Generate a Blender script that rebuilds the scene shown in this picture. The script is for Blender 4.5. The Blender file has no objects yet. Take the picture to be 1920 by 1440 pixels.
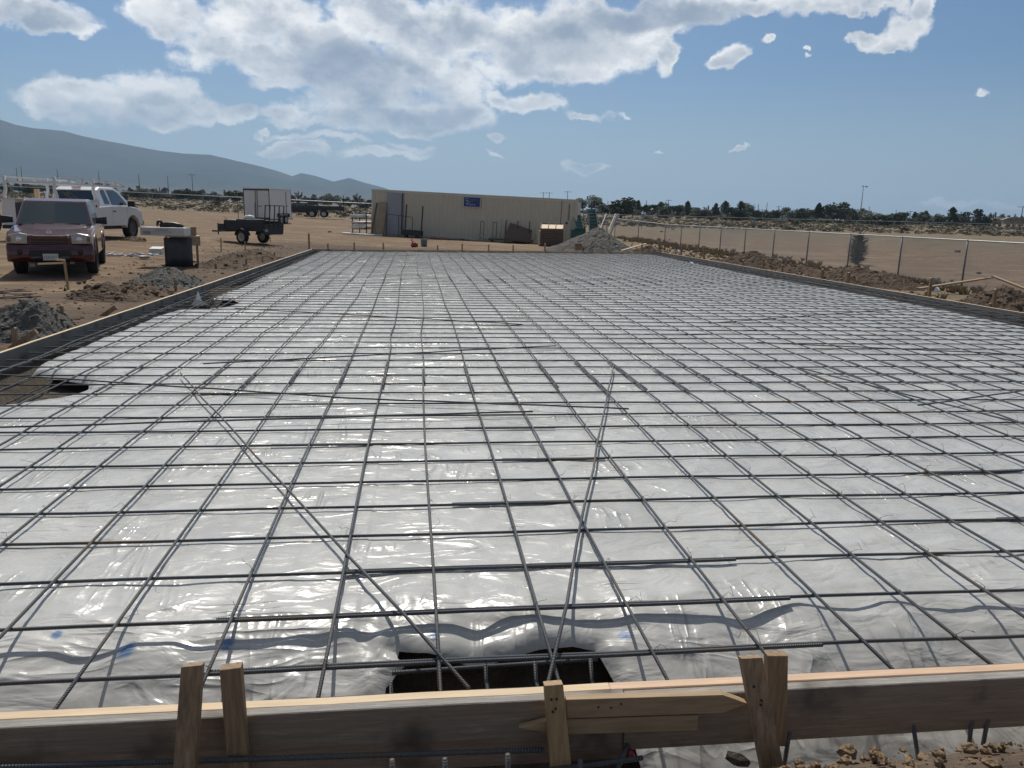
import bpy, math, random
import numpy as np
from mathutils import Vector, Matrix

# ------------------------------------------------------------------ camera
YAW, PITCH, ROLL, FPX = 0.1233, 0.2118, 0.0231, 1487.95     # focal length in pixels of the 1920 px wide photograph
U = 0.4064                                                   # 16 inch rebar spacing
CAM = np.array([-0.0818, -2.5926, 1.5955])
cyw, syw = math.cos(YAW), math.sin(YAW)
F_ = np.array([syw*math.cos(PITCH), cyw*math.cos(PITCH), -math.sin(PITCH)])
r0 = np.array([cyw, -syw, 0.0]); u0 = np.cross(r0, F_)
R_ = r0*math.cos(ROLL)+u0*math.sin(ROLL); U_ = -r0*math.sin(ROLL)+u0*math.cos(ROLL)
sc = bpy.context.scene
col = sc.collection
cd = bpy.data.cameras.new("camera"); cam = bpy.data.objects.new("camera", cd); col.objects.link(cam)
cam.matrix_world = Matrix(((R_[0], U_[0], -F_[0], CAM[0]), (R_[1], U_[1], -F_[1], CAM[1]), (R_[2], U_[2], -F_[2], CAM[2]), (0, 0, 0, 1)))
cd.sensor_width = 36; cd.lens = FPX/1920*36; cd.clip_start = 0.05; cd.clip_end = 40000
sc.camera = cam

def ray(x, y): return F_+(x-960)/FPX*R_-(y-720)/FPX*U_
def atz(x, y, z=0.0):                   # point seen at photo pixel x, y at height z
    d = ray(x, y); return CAM+(z-CAM[2])/d[2]*d
def aty(x, y, yy):                      # ... at depth y
    d = ray(x, y); return CAM+(yy-CAM[1])/d[1]*d
def gx(x): return np.where(x > 12, 12+14*(1-np.exp(-(np.maximum(x, 12)-12)/14)), x)
def gz0(x, y):                          # the lie of the land
    x = np.asarray(x, float); y = np.asarray(y, float)
    yy = np.where(y > 60, 60+700*(1-np.exp(-(np.maximum(y, 60)-60)/700)), y)
    xl = np.where(x < -60, -60-260*(1-np.exp((np.minimum(x, -60)+60)/260)), x)
    return -.208-.0237*gx(xl)+.0068*yy
def atg(x, y):                          # ... on the ground
    d = ray(x, y); t = 5.0
    lo, hi = 1.0, 900.0
    for _ in range(50):
        m = (lo+hi)/2; p = CAM+m*d
        if p[2] > float(gz0(p[0], p[1])): lo = m
        else: hi = m
    return CAM+hi*d

# ------------------------------------------------------------------ light
SUN_EL = math.radians(53); SUN_AZ = math.radians(-5)     # azimuth from +y towards +x
sv = Vector((math.sin(SUN_AZ)*math.cos(SUN_EL), math.cos(SUN_AZ)*math.cos(SUN_EL), math.sin(SUN_EL)))
sd = bpy.data.lights.new("sun", 'SUN'); so = bpy.data.objects.new("sun", sd); col.objects.link(so)
sd.energy = 3.7; sd.angle = math.radians(0.55); sd.color = (1.0, .95, .87)
so.rotation_euler = sv.to_track_quat('Z', 'Y').to_euler()
sc.view_settings.view_transform = 'Standard'; sc.view_settings.look = 'None'
sc.view_settings.exposure = 0.15; sc.view_settings.gamma = 1; sc.view_settings.use_curve_mapping = False
sc.cycles.max_bounces = 6; sc.cycles.volume_bounces = 0
try: sc.cycles.use_denoising = True
except Exception: pass

# ------------------------------------------------------------------ node helpers
class NT:
    def __init__(s, nt): s.nt = nt
    def n(s, typ, **kw):
        nd = s.nt.nodes.new(typ)
        for k, v in kw.items():
            if k == 'i':
                for a, b in v.items():
                    inp = nd.inputs[a]
                    if isinstance(b, bpy.types.NodeSocket): s.nt.links.new(b, inp)
                    else: inp.default_value = b
            else: setattr(nd, k, v)
        return nd
    def m(s, op, a, b=None, c=None, clamp=False):
        nd = s.nt.nodes.new('ShaderNodeMath'); nd.operation = op; nd.use_clamp = clamp
        for k, v in enumerate((a, b, c)):
            if v is None: continue
            if isinstance(v, bpy.types.NodeSocket): s.nt.links.new(v, nd.inputs[k])
            else: nd.inputs[k].default_value = v
        return nd.outputs[0]
    def noise(s, vec, scale, detail=4, rough=.5, dist=0, out='Fac'):
        nd = s.n('ShaderNodeTexNoise', i={'Vector': vec, 'Scale': scale, 'Detail': detail, 'Roughness': rough, 'Distortion': dist})
        return nd.outputs[out]
    def ramp(s, fac, stops):
        nd = s.n('ShaderNodeValToRGB'); s.nt.links.new(fac, nd.inputs[0]); cr = nd.color_ramp
        while len(cr.elements) < len(stops): cr.elements.new(0.5)
        for e, (p, c) in zip(cr.elements, stops):
            e.position = p; e.color = tuple(c)+(1,) if len(c) == 3 else c
        return nd.outputs[0]
    def mix(s, fac, a, b, blend='MIX'):
        nd = s.nt.nodes.new('ShaderNodeMix'); nd.data_type = 'RGBA'; nd.blend_type = blend
        for k, v in ((0, fac), (6, a), (7, b)):
            if isinstance(v, bpy.types.NodeSocket): s.nt.links.new(v, nd.inputs[k])
            else: nd.inputs[k].default_value = v if k == 0 else (tuple(v)+(1,) if len(v) == 3 else v)
        return nd.outputs[2]
    def smooth(s, x, a, b):
        nd = s.n('ShaderNodeMapRange', interpolation_type='SMOOTHSTEP', i={0: x, 1: a, 2: b, 3: 0.0, 4: 1.0})
        return nd.outputs[0]
    def link(s, a, b): s.nt.links.new(a, b)

# ------------------------------------------------------------------ sky
wd = bpy.data.worlds.new("World"); sc.world = wd; wd.use_nodes = True
W = NT(wd.node_tree); wd.node_tree.nodes.clear()
sky = W.n('ShaderNodeTexSky', sky_type='NISHITA', sun_disc=False, sun_elevation=SUN_EL, sun_rotation=SUN_AZ, altitude=900, air_density=1.0, dust_density=1.2, ozone_density=1.5)
tc = W.n('ShaderNodeTexCoord').outputs['Generated']
sep = W.n('ShaderNodeSeparateXYZ', i={0: tc})
X, Y, Z = sep.outputs
az = W.m('ARCTAN2', X, Y); el = W.m('ARCSINE', Z)
def azel(px, py):
    d = ray(px, py); d = d/np.linalg.norm(d); return math.atan2(d[0], d[1]), math.asin(d[2])
# edge noise: three scales of billows
wv = W.n('ShaderNodeVectorMath', operation='MULTIPLY', i={0: tc, 1: (1, 1, 1.5)}).outputs[0]
n1 = W.noise(wv, 7.0, 9, .62)
n2 = W.noise(wv, 26.0, 6, .65, .3)
nn = W.m('ADD', W.m('MULTIPLY', W.m('SUBTRACT', n1, .5), 3.6), W.m('MULTIPLY', W.m('SUBTRACT', n2, .5), 1.5))
# warp of azimuth / elevation
nwc = W.n('ShaderNodeTexNoise', i={'Vector': tc, 'Scale': 5.0, 'Detail': 3.0}).outputs['Color']
nws = W.n('ShaderNodeSeparateColor', i={0: nwc})
nws2 = W.n('ShaderNodeSeparateColor', i={0: W.n('ShaderNodeTexNoise', i={'Vector': tc, 'Scale': 24.0, 'Detail': 5.0, 'Roughness': .6}).outputs['Color']})
azw = W.m('ADD', az, W.m('ADD', W.m('MULTIPLY', W.m('SUBTRACT', nws.outputs[0], .5), .10), W.m('MULTIPLY', W.m('SUBTRACT', nws2.outputs[0], .5), .055)))
elw = W.m('ADD', el, W.m('ADD', W.m('MULTIPLY', W.m('SUBTRACT', nws.outputs[1], .5), .05), W.m('MULTIPLY', W.m('SUBTRACT', nws2.outputs[1], .5), .04)))
# (centre x, y, half width, half height in photo pixels, strength)
CL = [(60, 15, 150, 34, 1.0), (150, 42, 70, 18, .8), (100, 175, 70, 30, .9), (190, 160, 90, 32, 1.0), (270, 158, 80, 38, 1.0), (300, 205, 60, 22, .7), (225, 132, 40, 10, .6), (150, 205, 80, 20, .5),
      (330, 35, 70, 50, 1.0), (410, 70, 80, 48, 1.0), (500, 40, 110, 60, 1.1), (360, 110, 60, 24, .7), (600, 110, 110, 70, 1.15), (680, 165, 130, 55, 1.1), (520, 160, 60, 22, .6), (430, 205, 55, 18, .75), (390, 222, 30, 9, .6),
      (720, 40, 120, 50, 1.1), (800, 110, 80, 60, 1.1), (880, 60, 120, 60, 1.1), (860, 205, 85, 32, .95), (790, 235, 70, 16, .8), (980, 60, 70, 60, 1.0), (1080, 55, 120, 62, 1.15), (1010, 105, 60, 30, .9),
      (1050, 108, 120, 38, 1.0), (885, 150, 70, 48, .95), (950, 130, 60, 26, .7), (1150, 75, 90, 45, 1.0), (1222, 68, 32, 20, .9), (700, 215, 170, 40, .85), (560, 130, 90, 50, .9), (470, 110, 60, 40, .9), (240, 185, 110, 34, .8), (1180, 30, 100, 40, 1.05), (1310, 8, 130, 30, 1.0), (1240, 95, 22, 30, .8), (1430, 8, 110, 20, .9), (1540, 14, 90, 24, .9), (1620, 25, 70, 18, .8), (1690, 62, 44, 28, .95), (1712, 20, 26, 30, .9), (1625, 82, 30, 12, .85), (1660, 92, 45, 9, .7),
      (1010, 186, 52, 18, .85), (960, 178, 30, 14, .7), (600, 232, 110, 14, .75), (530, 215, 50, 14, .7), (740, 290, 85, 15, .9), (790, 275, 40, 10, .65), (550, 285, 70, 15, .9), (620, 262, 120, 9, .6), (470, 245, 16, 8, .7),
      (1352, 106, 34, 24, 1.0), (1428, 80, 15, 11, .85), (1838, 176, 22, 8, .8), (1402, 287, 26, 5, .7), (1233, 273, 8, 4, .8), (1510, 104, 10, 5, .7), (1512, 119, 7, 3, .5),
      (952, 247, 22, 9, .85), (930, 284, 20, 5, .6), (1085, 312, 38, 7, .75), (1100, 208, 38, 9, .75), (1145, 207, 20, 6, .6), (1760, 372, 60, 6, .45), (1875, 375, 40, 6, .4), (750, -190, 900, 130, 1.1),
      (-250, 40, 160, 50, .9), (-300, -300, 300, 150, .9)]
D = None
for (cx, cy, wx, wy, s) in CL:
    a0, e0 = azel(cx, cy); a1, _ = azel(cx+wx*.5, cy); _, e1 = azel(cx, cy-wy*.5)
    ia = 1/abs(a1-a0)/2*1.0; ie = 1/abs(e1-e0)/2
    q = W.m('POWER', W.m('MULTIPLY', W.m('SUBTRACT', azw, a0), ia), 2.0)
    q2 = W.m('POWER', W.m('MULTIPLY', W.m('SUBTRACT', elw, e0), ie), 2.0)
    b = W.m('MULTIPLY', W.m('SUBTRACT', 1.25, W.m('ADD', q, q2)), s)
    b = W.m('MAXIMUM', b, -1.0)
    b = W.m('MINIMUM', b, 1.1)
    D = b if D is None else W.n('ShaderNodeMath', operation='SMOOTH_MAX', i={0: D, 1: b, 2: .12}).outputs[0]
# unseen broken cloud overhead and behind, added to whiten the fill in shadows
back = W.m('MAXIMUM', W.smooth(el, .42, .7), W.smooth(W.m('ABSOLUTE', az), .95, 1.5))
D = W.m('MAXIMUM', D, W.m('SUBTRACT', W.m('MULTIPLY', back, 1.35), 1.0))
dens = W.m('ADD', D, nn)
cov = W.smooth(dens, -.12, .85)
thick = W.smooth(dens, .5, 1.5)
n3 = W.noise(wv, 4.5, 5, .55)
core = W.m('MULTIPLY', thick, W.smooth(n3, .42, .66))
K = None
for (cx, cy, wx, wy, s) in [(690, 150, 150, 55, 1), (830, 60, 100, 35, .8), (1070, 60, 110, 55, .9), (1230, 18, 170, 26, .9), (70, 18, 100, 30, .8), (210, 200, 110, 26, .6), (410, 190, 70, 26, .6), (740, 220, 120, 26, .8), (600, 90, 60, 30, .5)]:
    a0, e0 = azel(cx, cy); a1, _ = azel(cx+wx*.5, cy); _, e1 = azel(cx, cy-wy*.5)
    q = W.m('POWER', W.m('MULTIPLY', W.m('SUBTRACT', azw, a0), 1/abs(a1-a0)/2), 2.0); q2 = W.m('POWER', W.m('MULTIPLY', W.m('SUBTRACT', elw, e0), 1/abs(e1-e0)/2), 2.0)
    b = W.m('MULTIPLY', W.m('SUBTRACT', 1.0, W.smooth(W.m('ADD', q, q2), .15, 1.5)), s)
    K = b if K is None else W.m('MAXIMUM', K, b)
core = W.m('MAXIMUM', W.m('MULTIPLY', core, .55), W.m('MULTIPLY', K, W.m('ADD', .85, W.m('MULTIPLY', W.m('SUBTRACT', n2, .5), 1.5))), clamp=True)
fine = W.smooth(W.noise(wv, 17.0, 8, .68, .3), .3, .7)
wv2 = W.n('ShaderNodeVectorMath', operation='ADD', i={0: wv, 1: (-.003, 0, .026)}).outputs[0]
n1s = W.noise(wv2, 10.0, 5, .52); n1r = W.noise(wv, 10.0, 5, .52)
relief = W.smooth(W.m('SUBTRACT', n1r, n1s), -.09, .10)          # billows lit from above
rim = W.m('SUBTRACT', 1.0, W.smooth(dens, .35, 1.15))
fine = W.m('ADD', W.m('ADD', W.m('MULTIPLY', fine, .22), W.m('MULTIPLY', relief, .55)), W.m('MULTIPLY', rim, .45), clamp=True)
bright = W.mix(fine, (.50, .585, .71), (1.48, 1.46, 1.42))
ccol = W.mix(W.m('MULTIPLY', core, .92), bright, W.mix(relief, (.27, .37, .52), (.46, .54, .66)))
tint = W.mix(1.0, sky.outputs[0], (.38, .56, .72), 'MULTIPLY')
# pale haze towards the horizon
hz = W.m('SUBTRACT', 1.0, W.smooth(el, -.05, .20))
skyc = W.mix(W.m('MULTIPLY', hz, .78), tint, (4.5, 5.25, 5.5))
ccol8 = W.mix(1.0, ccol, W.mix(back, (8.4, 8.4, 8.4), (2.7, 2.8, 2.95)), 'MULTIPLY')
fade = W.m('MULTIPLY', cov, W.m('ADD', .62, W.m('MULTIPLY', W.smooth(el, .02, .22), .36)))
fin = W.mix(fade, skyc, ccol8)
sdot = W.n('ShaderNodeVectorMath', operation='DOT_PRODUCT', i={0: tc, 1: tuple(sv)}).outputs['Value']
aur = W.m('MULTIPLY', W.m('POWER', W.m('MAXIMUM', sdot, 0.0), 5.0), 3.6)           # bright aureole of the hazy sun
fin = W.mix(1.0, fin, W.n('ShaderNodeCombineColor', i={0: aur, 1: W.m('MULTIPLY', aur, .97), 2: W.m('MULTIPLY', aur, .9)}).outputs[0], 'ADD')
bg = W.n('ShaderNodeBackground', i={0: fin, 1: .078})
wo = W.n('ShaderNodeOutputWorld', i={0: bg.outputs[0]})

# ------------------------------------------------------------------ mesh helpers
rnd = random.Random(7)
def prop(o, label=None, cat=None, group=None, kind=None):
    if label: o['label'] = label
    if cat: o['category'] = cat
    if group: o['group'] = group
    if kind: o['kind'] = kind
    return o
def empty(name, loc, rz=0, label=None, cat=None, group=None, tilt=None):
    o = bpy.data.objects.new(name, None); col.objects.link(o); o.location = loc; o.empty_display_size = .2
    o.rotation_euler = (0, 0, rz)
    if tilt: o.rotation_euler = (tilt[0], tilt[1], rz)
    return prop(o, label, cat, group)
class MB:
    def __init__(s): s.v = []; s.f = []; s.mi = []; s.M = Matrix.Identity(4); s.k = 0; s.sm = False; s.smf = []
    def add(s, vs, fs, smooth=None):
        b = len(s.v); s.v += [tuple(s.M @ Vector(p)) for p in vs]
        for f in fs: s.f.append([b+i for i in f]); s.mi.append(s.k); s.smf.append(s.sm if smooth is None else smooth)
        return s
    def box(s, c, d, rot=None):
        c = Vector(c); R = rot if rot is not None else Matrix.Identity(3)
        vs = []
        for sx in (-.5, .5):
            for sy in (-.5, .5):
                for sz in (-.5, .5): vs.append(c+R @ Vector((d[0]*sx, d[1]*sy, d[2]*sz)))
        return s.add(vs, [(0, 1, 3, 2), (4, 6, 7, 5), (0, 4, 5, 1), (2, 3, 7, 6), (0, 2, 6, 4), (1, 5, 7, 3)], False)
    def bar(s, a, b, w, h=None, up=(0, 0, 1)):          # a box beam from a to b
        a = Vector(a); b = Vector(b); d = b-a; L = d.length; d.normalize(); up = Vector(up)
        x = d.cross(up)
        if x.length < 1e-4: x = d.cross(Vector((1, 0, 0)))
        x.normalize(); z = x.cross(d)
        R = Matrix((x, d, z)).transposed()
        return s.box((a+b)/2, (w, L, h or w), R)
    def tube(s, pts, r, n=6, caps=True):
        P = [Vector(p) for p in pts]; vs = []; fs = []
        rs = r if isinstance(r, (list, tuple)) else [r]*len(P)
        ref = None
        for i, p in enumerate(P):
            d = (P[min(i+1, len(P)-1)]-P[max(i-1, 0)]).normalized()
            if ref is None: ref = Vector((0, 0, 1)) if abs(d.z) < .9 else Vector((1, 0, 0))
            x = d.cross(ref); 
            if x.length < 1e-5: x = d.cross(Vector((0, 1, 0)))
            x.normalize(); z = x.cross(d)
            for k in range(n):
                a = 2*math.pi*k/n; vs.append(p+(x*math.cos(a)+z*math.sin(a))*rs[i])
        for i in range(len(P)-1):
            for k in range(n):
                a = i*n+k; b = i*n+(k+1) % n; fs.append((a, b, b+n, a+n))
        if caps: fs.append(tuple(range(n-1, -1, -1))); fs.append(tuple((len(P)-1)*n+k for k in range(n)))
        return s.add(vs, fs, True)
    def lathe(s, prof, n=20, axis='z', c=(0, 0, 0), closed=False):
        c = Vector(c); vs = []; fs = []
        for (r, h) in prof:
            for k in range(n):
                a = 2*math.pi*k/n
                p = Vector((r*math.cos(a), r*math.sin(a), h))
                if axis == 'x': p = Vector((p.z, p.x, p.y))
                elif axis == 'y': p = Vector((p.x, p.z, p.y))
                vs.append(c+p)
        m = len(prof)
        for i in range(m if closed else m-1):
            for k in range(n):
                a = i*n+k; b = i*n+(k+1) % n; a2 = ((i+1) % m)*n+k; b2 = ((i+1) % m)*n+(k+1) % n
                fs.append((a, b, b2, a2))
        return s.add(vs, fs, True)
    def prism(s, poly, w, axis='x', c=0.0, wtop=None):   # polygon in the plane normal to axis, thickness 2w (wtop: function of (a,b))
        vs = []
        for sg in (-1, 1):
            for (a, b) in poly:
                ww = w if wtop is None else wtop(a, b)
                h = c+sg*ww
                vs.append((h, a, b) if axis == 'x' else ((a, h, b) if axis == 'y' else (a, b, h)))
        n = len(poly)
        fs = [tuple(range(n-1, -1, -1)), tuple(range(n, 2*n))]+[(i, (i+1) % n, n+(i+1) % n, n+i) for i in range(n)]
        return s.add(vs, fs, False)
    def loft(s, secs, smooth=True):
        n = len(secs[0]); vs = [p for q in secs for p in q]; fs = []
        for i in range(len(secs)-1):
            for k in range(n): fs.append((i*n+k, i*n+(k+1) % n, (i+1)*n+(k+1) % n, (i+1)*n+k))
        fs.append(tuple(range(n-1, -1, -1))); fs.append(tuple((len(secs)-1)*n+k for k in range(n)))
        return s.add(vs, fs, smooth)
    def build(s, name, mat, parent=None, loc=(0, 0, 0), rz=0, bevel=0, recalc=True):
        me = bpy.data.meshes.new(name); me.from_pydata(s.v, [], s.f)
        for m in (mat if isinstance(mat, (list, tuple)) else [mat]): me.materials.append(m)
        me.polygons.foreach_set('material_index', s.mi)
        me.polygons.foreach_set('use_smooth', s.smf)
        if recalc:
            import bmesh
            bm = bmesh.new(); bm.from_mesh(me); bmesh.ops.recalc_face_normals(bm, faces=bm.faces); bm.to_mesh(me); bm.free()
        me.update()
        o = bpy.data.objects.new(name, me); col.objects.link(o)
        if parent: o.parent = parent
        o.location = loc; o.rotation_euler = (0, 0, rz)
        if bevel:
            b = o.modifiers.new('b', 'BEVEL'); b.width = bevel; b.segments = 2; b.limit_method = 'ANGLE'; b.angle_limit = math.radians(40)
        return o
def npmesh(name, V, Fq, mat, smooth=True, parent=None):
    me = bpy.data.meshes.new(name)
    V = np.asarray(V, np.float32); Fq = np.asarray(Fq, np.int32); k = Fq.shape[1]
    me.vertices.add(len(V)); me.vertices.foreach_set('co', V.ravel())
    me.loops.add(Fq.size); me.loops.foreach_set('vertex_index', Fq.ravel())
    me.polygons.add(len(Fq)); me.polygons.foreach_set('loop_start', np.arange(0, Fq.size, k, dtype=np.int32))
    me.polygons.foreach_set('use_smooth', np.full(len(Fq), smooth))
    me.update(calc_edges=True); me.validate()
    for m in (mat if isinstance(mat, (list, tuple)) else [mat]): me.materials.append(m)
    o = bpy.data.objects.new(name, me); col.objects.link(o)
    if parent: o.parent = parent
    return o
def gridmesh(name, XX, YY, ZZ, mat, keep=None, smooth=True):
    ny, nx = XX.shape
    idx = np.arange(ny*nx).reshape(ny, nx)
    q = np.stack([idx[:-1, :-1], idx[:-1, 1:], idx[1:, 1:], idx[1:, :-1]], -1).reshape(-1, 4)
    V = np.stack([XX, YY, ZZ], -1).reshape(-1, 3)
    if keep is not None:
        kk = keep.reshape(-1); q = q[kk[q].all(1)]
        used = np.unique(q); mp = np.full(len(V), -1); mp[used] = np.arange(len(used)); V = V[used]; q = mp[q]
    return npmesh(name, V, q, mat, smooth)
def copy_tree(o, parent=None):
    c = o.copy(); col.objects.link(c)
    if parent: c.parent = parent
    for ch in list(o.children): copy_tree(ch, c)
    return c
# numpy noise
def _h(ix, iy, seed):
    n = (ix.astype(np.int64)*374761393+iy.astype(np.int64)*668265263+seed*974634777) & 0xFFFFFFFF
    n = ((n ^ (n >> 13))*1274126177) & 0xFFFFFFFF
    return ((n ^ (n >> 16)) & 0xFFFF)/65535.0
def vn(x, y, seed=0):
    x = np.asarray(x, float); y = np.asarray(y, float)
    ix = np.floor(x); iy = np.floor(y); fx = x-ix; fy = y-iy
    fx = fx*fx*fx*(fx*(fx*6-15)+10); fy = fy*fy*fy*(fy*(fy*6-15)+10)
    a = _h(ix, iy, seed); b = _h(ix+1, iy, seed); c = _h(ix, iy+1, seed); d = _h(ix+1, iy+1, seed)
    return (a*(1-fx)+b*fx)*(1-fy)+(c*(1-fx)+d*fx)*fy
def fbm(x, y, oct=4, seed=0, rough=.5):
    s = 0; a = 1; t = 0
    for k in range(oct):
        s = s+a*vn(x*2**k+17.3*k, y*2**k-9.1*k, seed+k); t += a; a *= rough
    return s/t
def ridged(x, y, oct=3, seed=0):
    s = 0; a = 1; t = 0
    for k in range(oct):
        s = s+a*(1-np.abs(2*vn(x*2**k, y*2**k, seed+k)-1))**2; t += a; a *= .5
    return s/t
def sst(x, a, b):
    t = np.clip((x-a)/(b-a), 0, 1); return t*t*(3-2*t)
ONES = 'zeroth first second third fourth fifth sixth seventh eighth ninth tenth eleventh twelfth thirteenth fourteenth fifteenth sixteenth seventeenth eighteenth nineteenth'.split()
TENS = {2: 'twent', 3: 'thirt', 4: 'fort', 5: 'fift', 6: 'sixt', 7: 'sevent', 8: 'eight', 9: 'ninet'}
def ordn(n):
    if n < 20: return ONES[n]
    if n >= 100: return 'hundred-and-'+ordn(n-100) if n > 100 else 'hundredth'
    t, o = divmod(n, 10)
    return TENS[t]+('ieth' if o == 0 else 'y-'+ONES[o])

# ------------------------------------------------------------------ materials
def mat(name, base=(.5, .5, .5), rough=.6, metal=0.0, var=0.0, vscale=8.0, bump=0.0, bscale=60.0, spec=.5, coat=0, stretch=None, var2=None, alpha=None, trans=0):
    m = bpy.data.materials.new(name); m.use_nodes = True; T = NT(m.node_tree)
    p = m.node_tree.nodes['Principled BSDF']
    p.inputs['Roughness'].default_value = rough; p.inputs['Metallic'].default_value = metal
    p.inputs['Specular IOR Level'].default_value = spec; p.inputs['Coat Weight'].default_value = coat
    if trans: p.inputs['Transmission Weight'].default_value = trans
    co = T.n('ShaderNodeTexCoord').outputs['Object']
    if stretch: co = T.n('ShaderNodeVectorMath', operation='MULTIPLY', i={0: co, 1: stretch}).outputs[0]
    b = tuple(base)
    if var or var2:
        n = T.noise(co, vscale, 6, .6)
        lo = var2 if var2 else tuple(c*(1-var) for c in b)
        hi = tuple(min(1, c*(1+var*.6)) for c in b)
        c = T.ramp(n, [(.3, lo), (.7, hi)])
        T.link(c, p.inputs['Base Color'])
        T.link(T.m('ADD', rough-.08, T.m('MULTIPLY', n, .16)), p.inputs['Roughness'])
    else: p.inputs['Base Color'].default_value = b+(1,)
    if bump:
        bn = T.n('ShaderNodeBump', i={'Strength': .6, 'Distance': bump, 'Height': T.noise(co, bscale, 5, .6)})
        T.link(bn.outputs[0], p.inputs['Normal'])
    return m
M = {}
M['pine'] = mat('pine', (.50, .36, .21), .65, var=.3, vscale=3.5, stretch=(10, 1.2, 10), bump=.001, bscale=30)
M['pine_x'] = mat('pine_x', (.60, .45, .28), .62, var=.22, vscale=3.5, stretch=(1.0, 12, 12), bump=.001, bscale=30)
M['pine_pink'] = mat('pine_pink', (.60, .41, .27), .62, var=.2, vscale=3.5, stretch=(1.0, 12, 12), bump=.001, bscale=30)
M['stake'] = mat('stake', (.30, .20, .115), .75, var=.45, vscale=4, stretch=(14, 14, 1.2), bump=.003, bscale=16)
M['stake_new'] = mat('stake_new', (.38, .25, .125), .7, var=.3, vscale=4, stretch=(14, 14, 1.2), bump=.002, bscale=16)
M['kicker'] = mat('kicker', (.36, .25, .145), .7, var=.3, vscale=4, stretch=(1.2, 14, 14), bump=.002, bscale=16)
def weathered(name, stretch, base=(.13, .115, .098), pale=(.30, .27, .23)):
    m = bpy.data.materials.new(name); m.use_nodes = True; T = NT(m.node_tree); p = m.node_tree.nodes['Principled BSDF']
    co = T.n('ShaderNodeTexCoord').outputs['Object']
    st = T.n('ShaderNodeVectorMath', operation='MULTIPLY', i={0: co, 1: stretch}).outputs[0]
    n = T.noise(st, 6, 8, .7, .4); n2 = T.noise(co, 2.2, 4, .6); n3 = T.noise(st, 28, 4, .7)
    c = T.ramp(n, [(.3, tuple(v*.7 for v in base)), (.55, base), (.75, pale)])
    c = T.mix(T.smooth(n2, .52, .7), c, (.075, .06, .045))
    T.link(T.mix(T.m('MULTIPLY', n3, .5), c, tuple(v*.6 for v in base)), p.inputs['Base Color'])
    p.inputs['Roughness'].default_value = .85
    h = T.m('ADD', n, T.m('MULTIPLY', n3, .5))
    T.link(T.n('ShaderNodeBump', i={'Strength': .9, 'Distance': .006, 'Height': h}).outputs[0], p.inputs['Normal'])
    return m
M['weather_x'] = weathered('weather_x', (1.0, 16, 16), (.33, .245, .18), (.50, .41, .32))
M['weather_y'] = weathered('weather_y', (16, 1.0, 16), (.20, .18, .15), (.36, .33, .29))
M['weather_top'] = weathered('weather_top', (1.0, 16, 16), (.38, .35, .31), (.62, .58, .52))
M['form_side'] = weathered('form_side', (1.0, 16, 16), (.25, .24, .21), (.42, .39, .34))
def rebar_mat(name, ax):
    m = bpy.data.materials.new(name); m.use_nodes = True; T = NT(m.node_tree); p = m.node_tree.nodes['Principled BSDF']
    co = T.n('ShaderNodeTexCoord').outputs['Object']
    n = T.noise(co, 1.4, 6, .65); n2 = T.noise(co, 60, 3, .6)
    c = T.ramp(n, [(.38, (.085, .095, .108)), (.55, (.13, .13, .132)), (.66, (.17, .115, .07)), (.8, (.21, .12, .06))])
    T.link(T.mix(T.m('MULTIPLY', n2, .35), c, (.05, .05, .055)), p.inputs['Base Color'])
    p.inputs['Metallic'].default_value = .25; p.inputs['Roughness'].default_value = .55
    s = T.n('ShaderNodeSeparateXYZ', i={0: co}).outputs[ax]
    w = T.m('SINE', T.m('MULTIPLY', s, 2*math.pi/.0095)); dz = .0003 if ax == 2 else .0022
    T.link(T.n('ShaderNodeBump', i={'Strength': .9, 'Distance': dz, 'Height': w}).outputs[0], p.inputs['Normal'])
    return m
M['rebar_x'] = rebar_mat('rebar_x', 0); M['rebar_y'] = rebar_mat('rebar_y', 1); M['rebar_z'] = rebar_mat('rebar_z', 2)
M['wire'] = mat('wire', (.05, .045, .04), .5, .6)
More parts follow.
